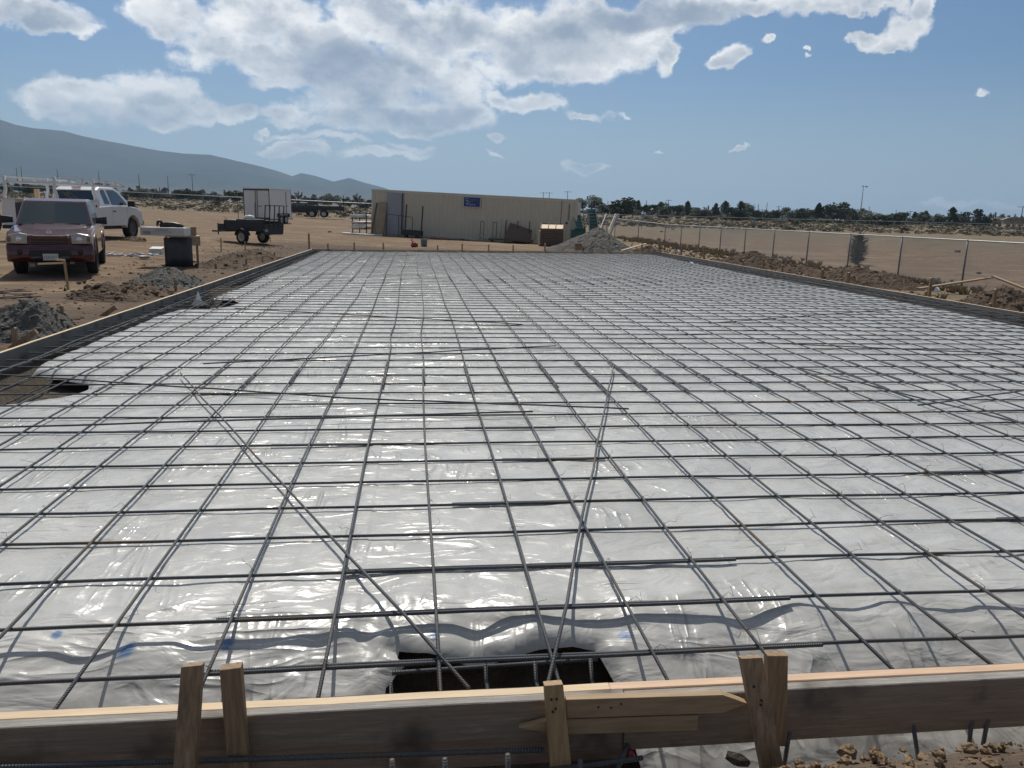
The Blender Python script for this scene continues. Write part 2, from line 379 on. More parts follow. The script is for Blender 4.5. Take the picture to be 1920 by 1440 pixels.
def poly_mat():
    m = bpy.data.materials.new('vapour_sheet'); m.use_nodes = True; T = NT(m.node_tree); p = m.node_tree.nodes['Principled BSDF']
    co = T.n('ShaderNodeTexCoord').outputs['Object']
    n = T.noise(co, 1.1, 6, .6); n2 = T.noise(co, 9, 4, .6)
    c = T.ramp(n, [(.3, (.375, .37, .35)), (.7, (.51, .505, .48))])
    c = T.mix(T.m('MULTIPLY', T.smooth(n2, .55, .8), .22), c, (.30, .27, .22))          # dusty smears
    sp = T.n('ShaderNodeSeparateXYZ', i={0: co})
    # blue marking paint sprayed along the footing edge
    for (px, py, rr, zz) in ((235, 1208, .035, -.06), (425, 1200, .03, -.07), (105, 1188, .02, -.06), (1170, 1180, .03, -.07), (815, 1190, .022, -.08), (660, 905, .0, 0)):
        if rr == 0: continue
        q = atz(px, py, zz)
        dd = T.n('ShaderNodeVectorMath', operation='DISTANCE', i={0: T.n('ShaderNodeCombineXYZ', i={0: sp.outputs[0], 1: sp.outputs[1]}).outputs[0], 1: (q[0], q[1], 0)}).outputs['Value']
        dd = T.m('ADD', dd, T.m('MULTIPLY', T.m('SUBTRACT', n2, .5), .05))
        c = T.mix(T.m('MULTIPLY', T.m('SUBTRACT', 1.0, T.smooth(dd, rr*.35, rr*1.3)), .85), c, (.04, .14, .33))
    T.link(c, p.inputs['Base Color'])
    p.inputs['Specular IOR Level'].default_value = .48
    T.link(T.m('ADD', .22, T.m('MULTIPLY', T.smooth(n2, .35, .7), .16)), p.inputs['Roughness'])
    st = T.n('ShaderNodeVectorMath', operation='MULTIPLY', i={0: co, 1: (1.0, 1.8, 1)}).outputs[0]
    h1 = T.noise(st, 4.0, 3, .45, 1.0)
    h2 = T.noise(st, 26, 4, .6, .8)
    vor = T.n('ShaderNodeTexVoronoi', feature='DISTANCE_TO_EDGE', i={'Vector': T.n('ShaderNodeVectorMath', operation='ADD', i={0: st, 1: T.n('ShaderNodeTexNoise', i={'Vector': co, 'Scale': 3.0, 'Detail': 4.0}).outputs['Color']}).outputs[0], 'Scale': 2.2}).outputs['Distance']
    cr = T.m('SUBTRACT', 1.0, T.smooth(vor, 0.0, .035))
    msk = T.smooth(T.noise(co, 1.7, 3, .5), .48, .62)
    ro = T.n('ShaderNodeMapping', i={0: co, 'Rotation': (0, 0, .9), 'Scale': (1.5, 7.5, 1.0)}).outputs[0]
    ro2 = T.n('ShaderNodeMapping', i={0: co, 'Rotation': (0, 0, -.25), 'Scale': (6.5, 1.2, 1.0)}).outputs[0]
    s1 = T.m('POWER', T.m('SUBTRACT', 1.0, T.m('ABSOLUTE', T.m('MULTIPLY', T.m('SUBTRACT', T.noise(ro, 1.0, 2, .5, .6), .5), 4.0)), clamp=True), 3.0)
    s2 = T.m('POWER', T.m('SUBTRACT', 1.0, T.m('ABSOLUTE', T.m('MULTIPLY', T.m('SUBTRACT', T.noise(ro2, 1.0, 2, .5, .8), .5), 4.0)), clamp=True), 3.0)
    cre = T.m('ADD', T.m('MULTIPLY', s1, T.smooth(T.noise(co, 1.3, 2, .5), .5, .62)), T.m('MULTIPLY', s2, T.smooth(T.noise(co, .9, 2, .5, 2.0), .5, .62)))
    h1 = T.m('ADD', h1, T.m('MULTIPLY', cre, .42))
    h = T.m('ADD', T.m('ADD', T.m('MULTIPLY', h1, 1.0), T.m('MULTIPLY', h2, .035)), T.m('MULTIPLY', T.m('MULTIPLY', cr, msk), .0))
    T.link(T.n('ShaderNodeBump', i={'Strength': 1.0, 'Distance': .019, 'Height': h}).outputs[0], p.inputs['Normal'])
    return m
M['poly'] = poly_mat()
def soil(name, cols, scale=3.0, bump=.03, bscale=18):
    m = bpy.data.materials.new(name); m.use_nodes = True; T = NT(m.node_tree); p = m.node_tree.nodes['Principled BSDF']
    co = T.n('ShaderNodeTexCoord').outputs['Object']
    n = T.noise(co, scale, 8, .68); n2 = T.noise(co, scale*9, 5, .65); v = T.n('ShaderNodeTexVoronoi', i={'Vector': co, 'Scale': bscale}).outputs['Distance']
    c = T.ramp(n, [(.3, cols[0]), (.5, cols[1]), (.7, cols[2])])
    c = T.mix(T.smooth(n2, .45, .72), c, tuple(x*.6 for x in cols[0]))
    T.link(c, p.inputs['Base Color']); p.inputs['Roughness'].default_value = .95; p.inputs['Specular IOR Level'].default_value = .15
    h = T.m('ADD', T.m('MULTIPLY', n2, .8), T.m('MULTIPLY', v, -.8))
    T.link(T.n('ShaderNodeBump', i={'Strength': 1.0, 'Distance': bump, 'Height': h}).outputs[0], p.inputs['Normal'])
    return m
M['soil'] = soil('soil', ((.085, .062, .045), (.125, .09, .065), (.18, .13, .09)))
M['wetsoil'] = soil('wetsoil', ((.055, .045, .036), (.08, .065, .05), (.12, .095, .075)))
M['gravel'] = soil('gravel', ((.115, .11, .10), (.18, .172, .155), (.27, .255, .23)), 14, .03, 34)
M['clod'] = soil('clod', ((.15, .10, .06), (.24, .165, .10), (.33, .24, .15)), 5, .012, 60)
def ground_mat():
    m = bpy.data.materials.new('ground'); m.use_nodes = True; T = NT(m.node_tree); p = m.node_tree.nodes['Principled BSDF']
    co = T.n('ShaderNodeTexCoord').outputs['Object']; sp = T.n('ShaderNodeSeparateXYZ', i={0: co}); x, y = sp.outputs[0], sp.outputs[1]
    big = T.noise(co, .07, 6, .6); mid = T.noise(co, .8, 8, .65); fin = T.noise(co, 9, 6, .7)
    st = T.n('ShaderNodeVectorMath', operation='MULTIPLY', i={0: co, 1: (.28, 1.0, 1)}).outputs[0]
    trk = T.noise(st, 1.5, 6, .6, .8)
    dirt = T.ramp(mid, [(.25, (.135, .090, .055)), (.5, (.215, .148, .092)), (.75, (.30, .214, .140))])
    dirt = T.mix(T.smooth(trk, .44, .58), dirt, (.15, .11, .077))
    dirt = T.mix(T.m('MULTIPLY', T.smooth(big, .5, .7), .5), dirt, (.32, .26, .20))
    dirt = T.mix(T.m('MULTIPLY', T.smooth(fin, .55, .75), .5), dirt, (.13, .095, .07))
    zc = sp.outputs[2]
    # turned, darker soil around the excavation
    nx = T.m('MULTIPLY', T.m('SUBTRACT', mid, .5), 5.0)
    dx = T.m('SUBTRACT', T.m('ABSOLUTE', T.m('SUBTRACT', x, 3.3)), 7.6)
    dy = T.m('SUBTRACT', T.m('ABSOLUTE', T.m('SUBTRACT', y, 15)), 16.0)
    dd = T.m('ADD', T.m('MAXIMUM', dx, dy), nx)
    turned = T.m('SUBTRACT', 1.0, T.smooth(dd, .2, 3.6))
    tc_ = T.ramp(fin, [(.3, (.07, .052, .04)), (.55, (.125, .092, .068)), (.75, (.18, .135, .10))])
    c = T.mix(turned, dirt, tc_)
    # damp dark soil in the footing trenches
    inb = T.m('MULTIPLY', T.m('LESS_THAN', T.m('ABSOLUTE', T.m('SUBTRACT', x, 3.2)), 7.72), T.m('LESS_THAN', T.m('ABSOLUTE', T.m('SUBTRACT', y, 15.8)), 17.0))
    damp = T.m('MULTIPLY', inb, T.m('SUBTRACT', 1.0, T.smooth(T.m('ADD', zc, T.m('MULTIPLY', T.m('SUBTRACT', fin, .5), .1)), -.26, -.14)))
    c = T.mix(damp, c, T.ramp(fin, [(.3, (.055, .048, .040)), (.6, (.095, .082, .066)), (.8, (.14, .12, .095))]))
    # dry weeds beyond the fences
    fy = T.m('ADD', T.m('SUBTRACT', y, 84.0), T.m('MULTIPLY', T.m('SUBTRACT', big, .5), 40.0))
    fy = T.m('ADD', fy, T.m('MULTIPLY', T.m('MAXIMUM', x, 0.0), .55))
    sm = T.smooth(fy, -2, 6)
    weed = T.ramp(T.noise(co, .35, 8, .7), [(.3, (.10, .092, .065)), (.5, (.17, .135, .09)), (.7, (.25, .19, .125))])
    c = T.mix(sm, c, weed)
    # strip of dry grass by the near fence
    gx_ = T.m('ABSOLUTE', T.m('SUBTRACT', x, 16.0)); gr = T.m('SUBTRACT', 1.0, T.smooth(T.m('ADD', gx_, T.m('MULTIPLY', nx, .7)), 1.2, 3.5))
    c = T.mix(T.m('MULTIPLY', gr, .7), c, T.ramp(fin, [(.3, (.11, .09, .06)), (.7, (.24, .19, .125))]))
    T.link(c, p.inputs['Base Color']); p.inputs['Roughness'].default_value = .96; p.inputs['Specular IOR Level'].default_value = .12
    h = T.m('ADD', T.m('MULTIPLY', mid, 1.0), T.m('ADD', T.m('MULTIPLY', fin, .35), T.m('MULTIPLY', trk, 1.2)))
    T.link(T.n('ShaderNodeBump', i={'Strength': 1.0, 'Distance': .07, 'Height': h}).outputs[0], p.inputs['Normal'])
    return m
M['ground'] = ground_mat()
M['galv'] = mat('galv', (.42, .43, .44), .45, .6, var=.15)
M['post'] = mat('post', (.20, .205, .21), .5, .5, var=.15)
M['white_paint'] = mat('white_paint', (.74, .74, .72), .28, coat=.5)
M['white_trailer'] = mat('white_trailer', (.70, .70, .69), .4, var=.06)
M['red_paint'] = mat('red_paint', (.070, .006, .012), .25, .25, coat=1.0, var=.1)
M['glass'] = mat('glass', (.02, .03, .034), .06, 0, spec=.9, coat=.5)
M['glass_w'] = mat('glass_w', (.025, .042, .048), .08, 0, spec=.6, coat=.3)
M['chrome'] = mat('chrome', (.75, .75, .75), .15, 1)
M['black_plastic'] = mat('black_plastic', (.018, .018, .02), .5)
M['tyre'] = mat('tyre', (.022, .022, .023), .85, bump=.004, bscale=90)
M['rim'] = mat('rim', (.36, .36, .37), .35, .8)
M['rim_dark'] = mat('rim_dark', (.10, .10, .105), .4, .8)
M['lamp_glass'] = mat('lamp_glass', (.42, .43, .40), .18, 0, coat=1, var=.25, vscale=14)
M['amber'] = mat('amber', (.22, .10, .04), .25, coat=.6)
M['plate'] = mat('plate', (.55, .55, .53), .5)
M['dark_steel'] = mat('dark_steel', (.040, .045, .052), .5, .3, var=.2)
M['tan_steel'] = mat('tan_steel', (.58, .53, .42), .5, var=.05, vscale=1.2)
M['roof_pale'] = mat('roof_pale', (.62, .56, .45), .35, var=.1)
M['door_grey'] = mat('door_grey', (.34, .345, .38), .5, var=.08)
M['sign_blue'] = mat('sign_blue', (.022, .05, .19), .4)
M['sign_white'] = mat('sign_white', (.62, .65, .70), .5)
M['brown_board'] = mat('brown_board', (.14, .10, .075), .75, var=.25)
M['plywood'] = mat('plywood', (.36, .27, .18), .7, var=.25, vscale=5)
M['pale_ply'] = mat('pale_ply', (.62, .47, .30), .65, var=.15)
M['green_mesh'] = mat('green_mesh', (.05, .13, .12), .7, var=.2)
M['pale_green'] = mat('pale_green', (.28, .36, .33), .5, .3)
M['alu'] = mat('alu', (.36, .35, .33), .5, .3)
M['red_tool'] = mat('red_tool', (.30, .03, .03), .4)
M['bucket'] = mat('bucket', (.16, .24, .26), .5)
M['cardboard'] = mat('cardboard', (.30, .21, .13), .8, var=.15)
M['vinyl'] = mat('vinyl', (.62, .62, .58), .4)
M['bark'] = mat('bark', (.10, .08, .06), .9, var=.3)
M['white_plastic'] = mat('white_plastic', (.75, .75, .73), .35)
M['wallplaster'] = mat('wallplaster', (.34, .28, .22), .8, var=.1)
M['rooftile'] = mat('rooftile', (.24, .19, .15), .8, var=.15)
M['pipe_white'] = mat('pipe_white', (.70, .70, .68), .4)
M['dark_tarp'] = mat('dark_tarp', (.05, .052, .058), .5, var=.3)
def leafm(name, a, b):
    m = bpy.data.materials.new(name); m.use_nodes = True; T = NT(m.node_tree); p = m.node_tree.nodes['Principled BSDF']
    g = T.n('ShaderNodeNewGeometry').outputs['Random Per Island']
    oi = T.n('ShaderNodeObjectInfo').outputs['Random']
    c = T.ramp(g, [(0, a), (1, b)])
    c = T.mix(T.m('MULTIPLY', oi, .4), c, tuple(x*1.3 for x in (a[0]*1.2, a[1], a[2]*.9)))
    T.link(c, p.inputs['Base Color']); p.inputs['Roughness'].default_value = .7; p.inputs['Specular IOR Level'].default_value = .2
    return m
M['leaf'] = leafm('leaf', (.028, .040, .022), (.070, .088, .045))
M['leaf_joshua'] = leafm('leaf_joshua', (.035, .042, .030), (.085, .092, .062))
M['leaf_sage'] = leafm('leaf_sage', (.075, .078, .055), (.125, .122, .088))
M['leaf_grass'] = leafm('leaf_grass', (.20, .16, .10), (.34, .27, .18))
M['leaf_dry'] = leafm('leaf_dry', (.14, .112, .075), (.21, .168, .115))

# ------------------------------------------------------------------ the excavation
def XL(y): return -4.50+np.asarray(y)*.0125          # inner face of the left form board
XR = 10.86
def YF(x): return 29.9+(np.asarray(x)+4.12)*.17       # inner face of the far form board
YN = -.215                                           # inner face of the near form board
ZB = .04                                             # top of the boards
def poly_left(y):  # left edge of the sheet
    return np.interp(y, [-1, 3.9, 4.1, 4.4, 5.3, 5.6, 5.9, 7.7, 10.6, 10.8, 12.5, 12.8, 14.6, 19, 22, 40], [-4.0, -4.0, -3.8, -3.12, -3.08, -3.4, -3.95, -4.02, -3.98, -3.3, -3.2, -3.85, -3.72, -3.85, -3.75, -3.85])
def poly_right(y): return np.interp(y, [-1, 9, 14, 18, 21, 30, 40], [9.85, 9.9, 10.2, 10.0, 9.95, 10.3, 10.4])+.12*(vn(np.asarray(y)*1.3, 0, 5)-.5)

def axis(a, b, step, far_lo, far_hi, g=1.13):
    c = list(np.arange(a, b+1e-6, step)); s = step; v = b
    while v < far_hi: s *= g; v += s; c.append(v)
    s = step; v = a; lo = []
    while v > far_lo: s *= g; v -= s; lo.append(v)
    return np.array(lo[::-1]+c)
xs = axis(-9, 14, .13, -14000, 14000); ys = axis(-2.2, 36, .13, -1200, 16000)
GX, GY = np.meshgrid(xs, ys)
def ground_z(x, y):
    z = gz0(x, y)
    near = np.exp(-((np.maximum(np.abs(x-2)-60, 0))**2+(np.maximum(np.abs(y-30)-80, 0))**2)/900.)
    z = z+near*(.09*(fbm(x*.35, y*.35, 4, 3)-.5)+.035*(fbm(x*2.2, y*2.2, 3, 8)-.5))
    z = z+(1-near)*.5*(fbm(x*.02, y*.02, 3, 4)-.5)
    # keep the dirt just under the board tops beside the boards
    d = np.maximum(np.maximum(XL(y)-x, x-XR), np.maximum(y-YF(x), YN-y))
    cap = -.035+np.maximum(d, 0)*.12
    z = np.minimum(z, cap+.02*(fbm(x*3, y*3, 2, 9)-.5))
    return z
GZ = ground_z(GX, GY)
dl = GX-XL(GY); dr = XR-GX; df = YF(GX)-GY
inside = (dl > .0) & (dr > 0) & (df > 0) & (GY > -1.0)
under = np.full_like(GZ, -.11)
pl = poly_left(GY); pr = poly_right(GY)
tl = sst(GX-pl, .0, .22); tr = sst(pr-GX, 0, .22); tf = sst(df, .12, .4)
fl = -.52+.06*fbm(GX*3, GY*3, 3, 21)+.27*sst(GX, -3.98, -3.7)*(GX < -2.6)*(GY > 1)
zz = fl+(under-fl)*np.minimum(np.minimum(tl, tr), tf)
# near footing
ns = np.clip((.55-GY)/.6, 0, 1)
zn = under-(.66)*sst(ns, 0, .9)
zz = np.minimum(zz, np.where(GY < .6, zn, 9))
GZ = np.where(inside & (GY > YN-.02), zz, GZ)
# outer side of the near footing: open trench on the left, earth close behind the board on the right
outl = (GY <= YN-.02) & (GY > -2.2)
ob = np.where(GX < .62, -1.0, -.50)
rise = sst(ob-GY+.13, 0, .18)
lump = -.065+.045*sst(GX, .7, 1.5)+.10*(fbm(GX*5, GY*5, 3, 31)-.45)
GZ = np.where(outl & (GX > -4.6) & (GX < 11), -.66*(1-rise)+lump*rise, GZ)
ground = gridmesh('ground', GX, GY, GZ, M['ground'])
prop(ground, kind='structure')

# sheet
px_ = np.concatenate([np.arange(-4.35, -.45, .034), np.arange(-.45, .9, .011), np.arange(.9, 10.8, .034)])
py_ = [-.52]; s = .022
while py_[-1] < 33.5: py_.append(py_[-1]+(s if py_[-1] > .4 else .013)); s = s if py_[-1] < .4 else min(s*1.0105, .14)
PX, PY = np.meshgrid(px_, np.array(py_))
def poly_z(x, y):
    w = fbm(x*1.1, y*1.1, 3, 41)
    z = -.030+.014*(w-.5)-.014*sst(1.1-y, 0, .8)
    z = z+.011*(fbm(x*4.5, y*6, 3, 47)-.5)*(1+2.0*sst(1.2-y, 0, 1))
    wx = x+.25*fbm(x*2, y*2, 2, 51); wy = y+.25*fbm(x*2, y*2, 2, 52)
    m = sst(fbm(x*.8, y*.8, 2, 53), .42, .62)
    z = z+.014*m*(ridged(wx*1.2+wy*.9, wy*2.6-wx*.6, 2, 54)**2.2-.15)
    z = z+.013*sst(fbm(x*.9+9, y*.9, 2, 63), .38, .55)*(ridged(wx*.8+wy*.3, wy*3.0, 2, 64)**2-.2)
    t = np.clip((.56-y)/.76, 0, 1.02)
    z = z-.42*t**1.75+.12*sst(-y, .28, .5)
    # big drape folds on the slope into the footing
    z = z+.11*t**.9*(fbm(wx*3.0, wy*1.4, 3, 57)-.5)*sst(t, .0, .5)
    b1 = np.exp(-((x+.02)**2/.06+(y-.55)**2/.05)); b2 = np.exp(-((x-.35)**2/.03+(y-.50)**2/.06)); b3 = np.exp(-((x-2.0)**2/.02+(y-.25)**2/.05)); b4 = np.exp(-((x-1.55)**2/.015+(y-.35)**2/.04))
    z = z+.02*b1+.018*b2+.035*b3+.03*b4-.02*np.exp(-((x-.16)**2/.006+(y-.42)**2/.03))
    # seams, every 3.4 m and one across
    for sx in (-3.6, -.42, 3.1, 6.4): z = z+.004*sst(x, sx, sx+.006)*sst(sx+.10-x, 0, .006)
    # edges tucked into the trenches
    return z
OUT = [(.60, -.215), (-.235, -.215), (-.215, .02), (-.20, .17), (-.125, .245), (-.185, .315), (.0, .275), (.15, .245), (.30, .262), (.42, .285), (.55, .295), (.645, .28), (.70, .14), (.74, -.1), (.72, -.30), (.76, -.44), (10.3, -.44), (10.3, 1)]
OUT += [(float(poly_right(y))+.05*(float(vn(y*2.1, .5, 12))-.5), y) for y in np.arange(1.5, 31.6, .5)]
OUT += [(x, float(YF(x))-.10) for x in np.arange(10.2, -3.7, -1.0)]
LE = [(29.6, -3.85), (22, -3.75), (19, -3.85), (14.6, -3.72), (12.85, -3.85), (12.6, -3.6), (12.45, -3.32), (11.9, -3.2), (11.2, -3.25), (10.85, -3.5), (10.7, -3.9), (10.3, -3.98), (7.7, -4.02), (6.0, -3.97), (5.62, -3.85), (5.45, -3.5), (5.25, -3.18), (4.9, -3.06), (4.55, -3.12), (4.32, -3.4), (4.15, -3.75), (3.9, -3.97), (1.5, -4.0), (-.21, -4.0)]
for i in range(len(LE)-1):
    (y0_, x0_), (y1_, x1_) = LE[i], LE[i+1]; n_ = max(1, int(abs(y1_-y0_)/.4))
    for k in range(n_): f_ = k/n_; yy_ = y0_+(y1_-y0_)*f_; OUT.append((x0_+(x1_-x0_)*f_+.05*(float(vn(yy_*2.3, 3.5, 13))-.5), yy_))
OUT += [(-4.0, -.215), (-.5, -.215)]
def sdist(x, y, P):     # signed distance to a polygon (negative inside) and nearest boundary point
    d = np.full(x.shape, 9.0); nx_ = x.copy(); ny_ = y.copy(); ins = np.zeros(x.shape, bool); n = len(P)
    for i in range(n):
        ax, ay = P[i]; bx, by = P[(i+1) % n]; ex, ey = bx-ax, by-ay; L2 = ex*ex+ey*ey
        if L2 < 1e-12: continue
        t = np.clip(((x-ax)*ex+(y-ay)*ey)/L2, 0, 1); qx = ax+t*ex; qy = ay+t*ey; dd = np.hypot(x-qx, y-qy); m = dd < d
        d = np.where(m, dd, d); nx_ = np.where(m, qx, nx_); ny_ = np.where(m, qy, ny_)
        if ey: ins ^= ((ay > y) != (by > y)) & (x < ex*(y-ay)/ey+ax)
    return np.where(ins, -d, d), nx_, ny_
SD, NX_, NY_ = sdist(PX, PY, OUT)
cellx = np.gradient(PX, axis=1); celly = np.gradient(PY, axis=0); cell = np.maximum(cellx, celly)
out_ = SD > 0; keep = SD < cell*1.05
PX = np.where(out_ & keep, NX_, PX); PY = np.where(out_ & keep, NY_, PY)
PZ = np.minimum(poly_z(PX, PY), -.0225)
ED = np.clip(-SD, 0, 9)
nearf = (PY < .5)
PZ = PZ-np.where(nearf, .025, .07)*np.exp(-ED/np.where(nearf, .02, .05))+.012*np.exp(-((ED-.05)/.025)**2)*fbm(PX*9, PY*9, 2, 79)
sheet = gridmesh('vapour_barrier', PX, PY, PZ, M['poly'], keep)
prop(sheet, 'wrinkled grey plastic sheeting spread beneath the whole rebar grid', 'plastic sheet')
# torn flap of sheet standing up beside the left trench
mb = MB(); q = atz(372, 572, -.03)
mb.add([(-.12, 0, 0), (.15, .05, 0), (.0, .02, .24), (.02, .12, .02), (-.035, -.02, .10), (.055, .02, .07)], [(0, 1, 5, 4), (4, 5, 2), (1, 3, 5), (3, 0, 4), (5, 3, 2), (2, 3, 4)])
prop(mb.build('plastic_scrap', M['white_plastic'], loc=q), 'torn white plastic flap standing upright beside the left trench', 'plastic scrap')

# ------------------------------------------------------------------ form boards
def plank(name, a, b, th, h, ztop, m, label, cat, group, top=None):
    a = Vector((a[0], a[1], 0)); b = Vector((b[0], b[1], 0)); L = (b-a).length; ang = math.atan2((b-a).y, (b-a).x)
    mb = MB(); n = 8
    # a slightly bowed, worn plank
    secs = []
    for i in range(n+1):
        t = i/n; x = t*L; w = .006*math.sin(3*t+L)+rnd.uniform(-.0015, .0015); dz = rnd.uniform(-.0015, .0015)
        secs.append([(x, w-th/2, -h), (x, w+th/2, -h), (x, w+th/2, dz-.003), (x, w+th/2-.003, dz), (x, w-th/2+.003, dz), (x, w-th/2, dz-.003)])
    mb.loft(secs, False)
    if top:
        for i, f in enumerate(mb.f):
            z_ = [mb.v[j][2] for j in f]
            if min(z_) > -.0065 and len(f) == 4: mb.mi[i] = 1
    o = mb.build(name, [m, top] if top else m, loc=(a.x, a.y, ztop)); o.rotation_euler = (0, 0, ang)
    return prop(o, label, cat, group)
NG = 'planks of the near form board'
segs = [(-4.6, -1.9), (-1.9, .565), (.565, 4.3), (4.3, 7.6), (7.6, 10.95)]
nm = ['pale inner form plank at the far left end of the near form', 'cream inner form plank left of the middle stake of the near form', 'pinkish inner form plank right of the middle stake of the near form', 'pale inner form plank near the right of the near form', 'pale inner form plank at the right end of the near form']
for k, (a, b) in enumerate(segs):
    if k in (0, 3, 4): continue
    plank('form_plank', (a+.001, -.2385), (b-.001, -.2385), .042, .10, ZB, M['pine_x'] if k == 1 else M['pine_pink'], nm[k], 'form board', NG)
plank('form_plank', (-4.6, -.2385), (-1.901, -.2385), .042, .10, ZB, M['pine_x'], nm[0], 'form board', NG)
plank('form_plank', (4.301, -.2385), (10.9, -.2385), .042, .10, ZB, M['pine_x'], nm[4], 'form board', NG)
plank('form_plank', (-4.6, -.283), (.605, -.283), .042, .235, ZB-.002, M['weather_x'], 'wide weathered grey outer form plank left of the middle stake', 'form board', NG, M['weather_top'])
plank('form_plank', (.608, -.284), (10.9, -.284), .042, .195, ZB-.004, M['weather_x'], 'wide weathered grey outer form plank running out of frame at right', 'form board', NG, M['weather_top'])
SG = 'planks of the left form'
ysL = [-.2, 3.4, 7.05, 8.9, 12.3, 16.0, 19.7, 23.4, 26.6, float(YF(XL(29.9)))]
for k in range(len(ysL)-1):
    a, b = ysL[k], ysL[k+1]
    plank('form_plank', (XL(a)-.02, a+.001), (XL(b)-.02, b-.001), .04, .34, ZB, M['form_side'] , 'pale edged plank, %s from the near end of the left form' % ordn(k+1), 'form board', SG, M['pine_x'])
RG = 'planks of the right form'
ysR = [-.2, 4.2, 8.0, 11.6, 15.2, 18.8, 22.4, 26.0, 29.2, float(YF(XR))+.02]
for k in range(len(ysR)-1):
    plank('form_plank', (XR+.02+.02*math.sin(k), ysR[k]+.001), (XR+.02+.02*math.sin(k+1), ysR[k+1]-.001), .04, .40, ZB, M['form_side'], 'pale edged plank, %s from the near end of the right form' % ordn(k+1), 'form board', RG, M['pine_x'])
xf = [float(XL(30))-.03, -.6, 3.0, 6.8, XR+.04]
for k in range(4):
    plank('form_plank', (xf[k]+.001, YF(xf[k])+.02), (xf[k+1]-.001, YF(xf[k+1])+.02), .04, .28, ZB-.003, M['weather_x'], 'grey plank, %s from the left end of the far form' % ordn(k+1), 'form board', 'planks of the far form')

# ------------------------------------------------------------------ rebar
BG = 'rebar rods of the slab grid'
nrebar = 0
def rebar(pts, r, m, label, group=BG, n=6):
    global nrebar; nrebar += 1
    mb = MB(); mb.tube(pts, r, n)
    return prop(mb.build('rebar', M[m], recalc=False), label, 'rebar', group)
R5 = .0074
ucols = list(range(-11, 27))
longs = {}
for u in ucols:
    x0 = u*U
    if x0 > XR-.15 or x0 < -4.45: continue
    vend = (float(YF(x0))-.1)
    cuts = [(-.17, 14.0*U+rnd.uniform(-.25, .35)), (11.4*U+rnd.uniform(-.3, .3), 43*U+rnd.uniform(-1, 1)), (40.5*U+rnd.uniform(-1, 1), vend)]
    ph = rnd.uniform(0, 6); off = rnd.uniform(-.012, .012)
    rr = random.Random(u+50)
    kn = sorted([(rr.uniform(6, vend), rr.uniform(-.05, .05)) for _ in range(7)])
    ky = [-1]+[k[0] for k in kn]+[99]; kx = [0]+[k[1] for k in kn]+[kn[-1][1]]
    for k, (a, b) in enumerate(cuts):
        pts = []; y = a
        lap = .015 if k == 1 else 0
        while True:
            y = min(y, b)
            zz = .0005+.0035*math.sin(2*math.pi*y/U*.5+ph)*min(1, y/3 if y > 0 else 0)
            if u == -1: pass
            pts.append((x0+off+lap+float(np.interp(y, ky, kx))+.006*math.sin(y*1.1+ph), y, zz+(.004 if k == 1 else 0)))
            if y >= b: break
            y += .45 if y < 6 else .9
        nl = ('near', 'middle', 'far')[k]
        rebar(pts, R5, 'rebar_y', '%s length of lengthwise rod, %s line from the left form' % (nl, ordn(u+12)))
        longs.setdefault(u, []).append(pts)
def wavex(y, x, ph): return y+.008*math.sin(x*1.3+ph)+.004*math.sin(x*4.1+ph*2)
v = 0; rows = {}
ytop = YF(XR)
while True:
    y0 = v*U+(.03 if v == 0 else 0)
    if y0 > 32.2: break
    # x extent limited by the skewed far board
    xa, xb = float(XL(y0))+.12, XR-.12
    if y0 > float(YF(xa))-.1: xa = (y0+.12-29.9)/.17-4.12
    if xa > xb-1: break
    ph = rnd.uniform(0, 6); dy = rnd.uniform(-.012, .012) if v > 1 else 0
    if v == 0: parts = [(xa, .0+atz(1530, 1190)[0]), (atz(397, 1237)[0], xb)]
    elif v == 1: parts = [(xa, atz(1480, 1115)[0]), (atz(406, 1155)[0], xb)]
    elif v == 2: parts = [(xa, atz(1390, 1055)[0]), (-.4, xb)]
    elif v < 46: c = rnd.uniform(-2, 5.5); parts = [(xa, c+.35), (c-.35, xb)]
    else: parts = [(xa, xb)]
    for k, (a, b) in enumerate(parts):
        pts = []; x = a; lp = .017*k
        while True:
            x = min(x, b)
            pts.append((x, wavex(y0+dy+lp, x, ph), -.0145-.001*k-.002*math.sin(x*2.2+ph)))
            if x >= b: break
            x += .5 if y0 < 6 else 1.0
        side = '' if len(parts) == 1 else ('left part of ' if k == 0 else 'right part of ')
        rebar(pts, .0076, 'rebar_x', '%scrosswise rod, %s row behind the near form' % (side, ordn(v+1)))
    rows[v] = y0+dy
    v += 1
# rods along the inner face of the near form
for k, (dy_, zz, a, b) in enumerate(((.0, -.004, -.9, 4.6), (.016, -.002, -.4, 10.6), (.012, -.015, -4.2, 1.9))):
    rebar([(a+i*(b-a)/20, YN+.022+dy_+.002*math.sin(i*2.), zz+.002*math.sin(i*1.7+k)) for i in range(21)], R5, 'rebar_x', ['rod hugging the inner face of the near form, upper left of the pair', 'rod hugging the inner face of the near form, running right', 'rod just below the others against the near form'][k], 'rods along the near form')
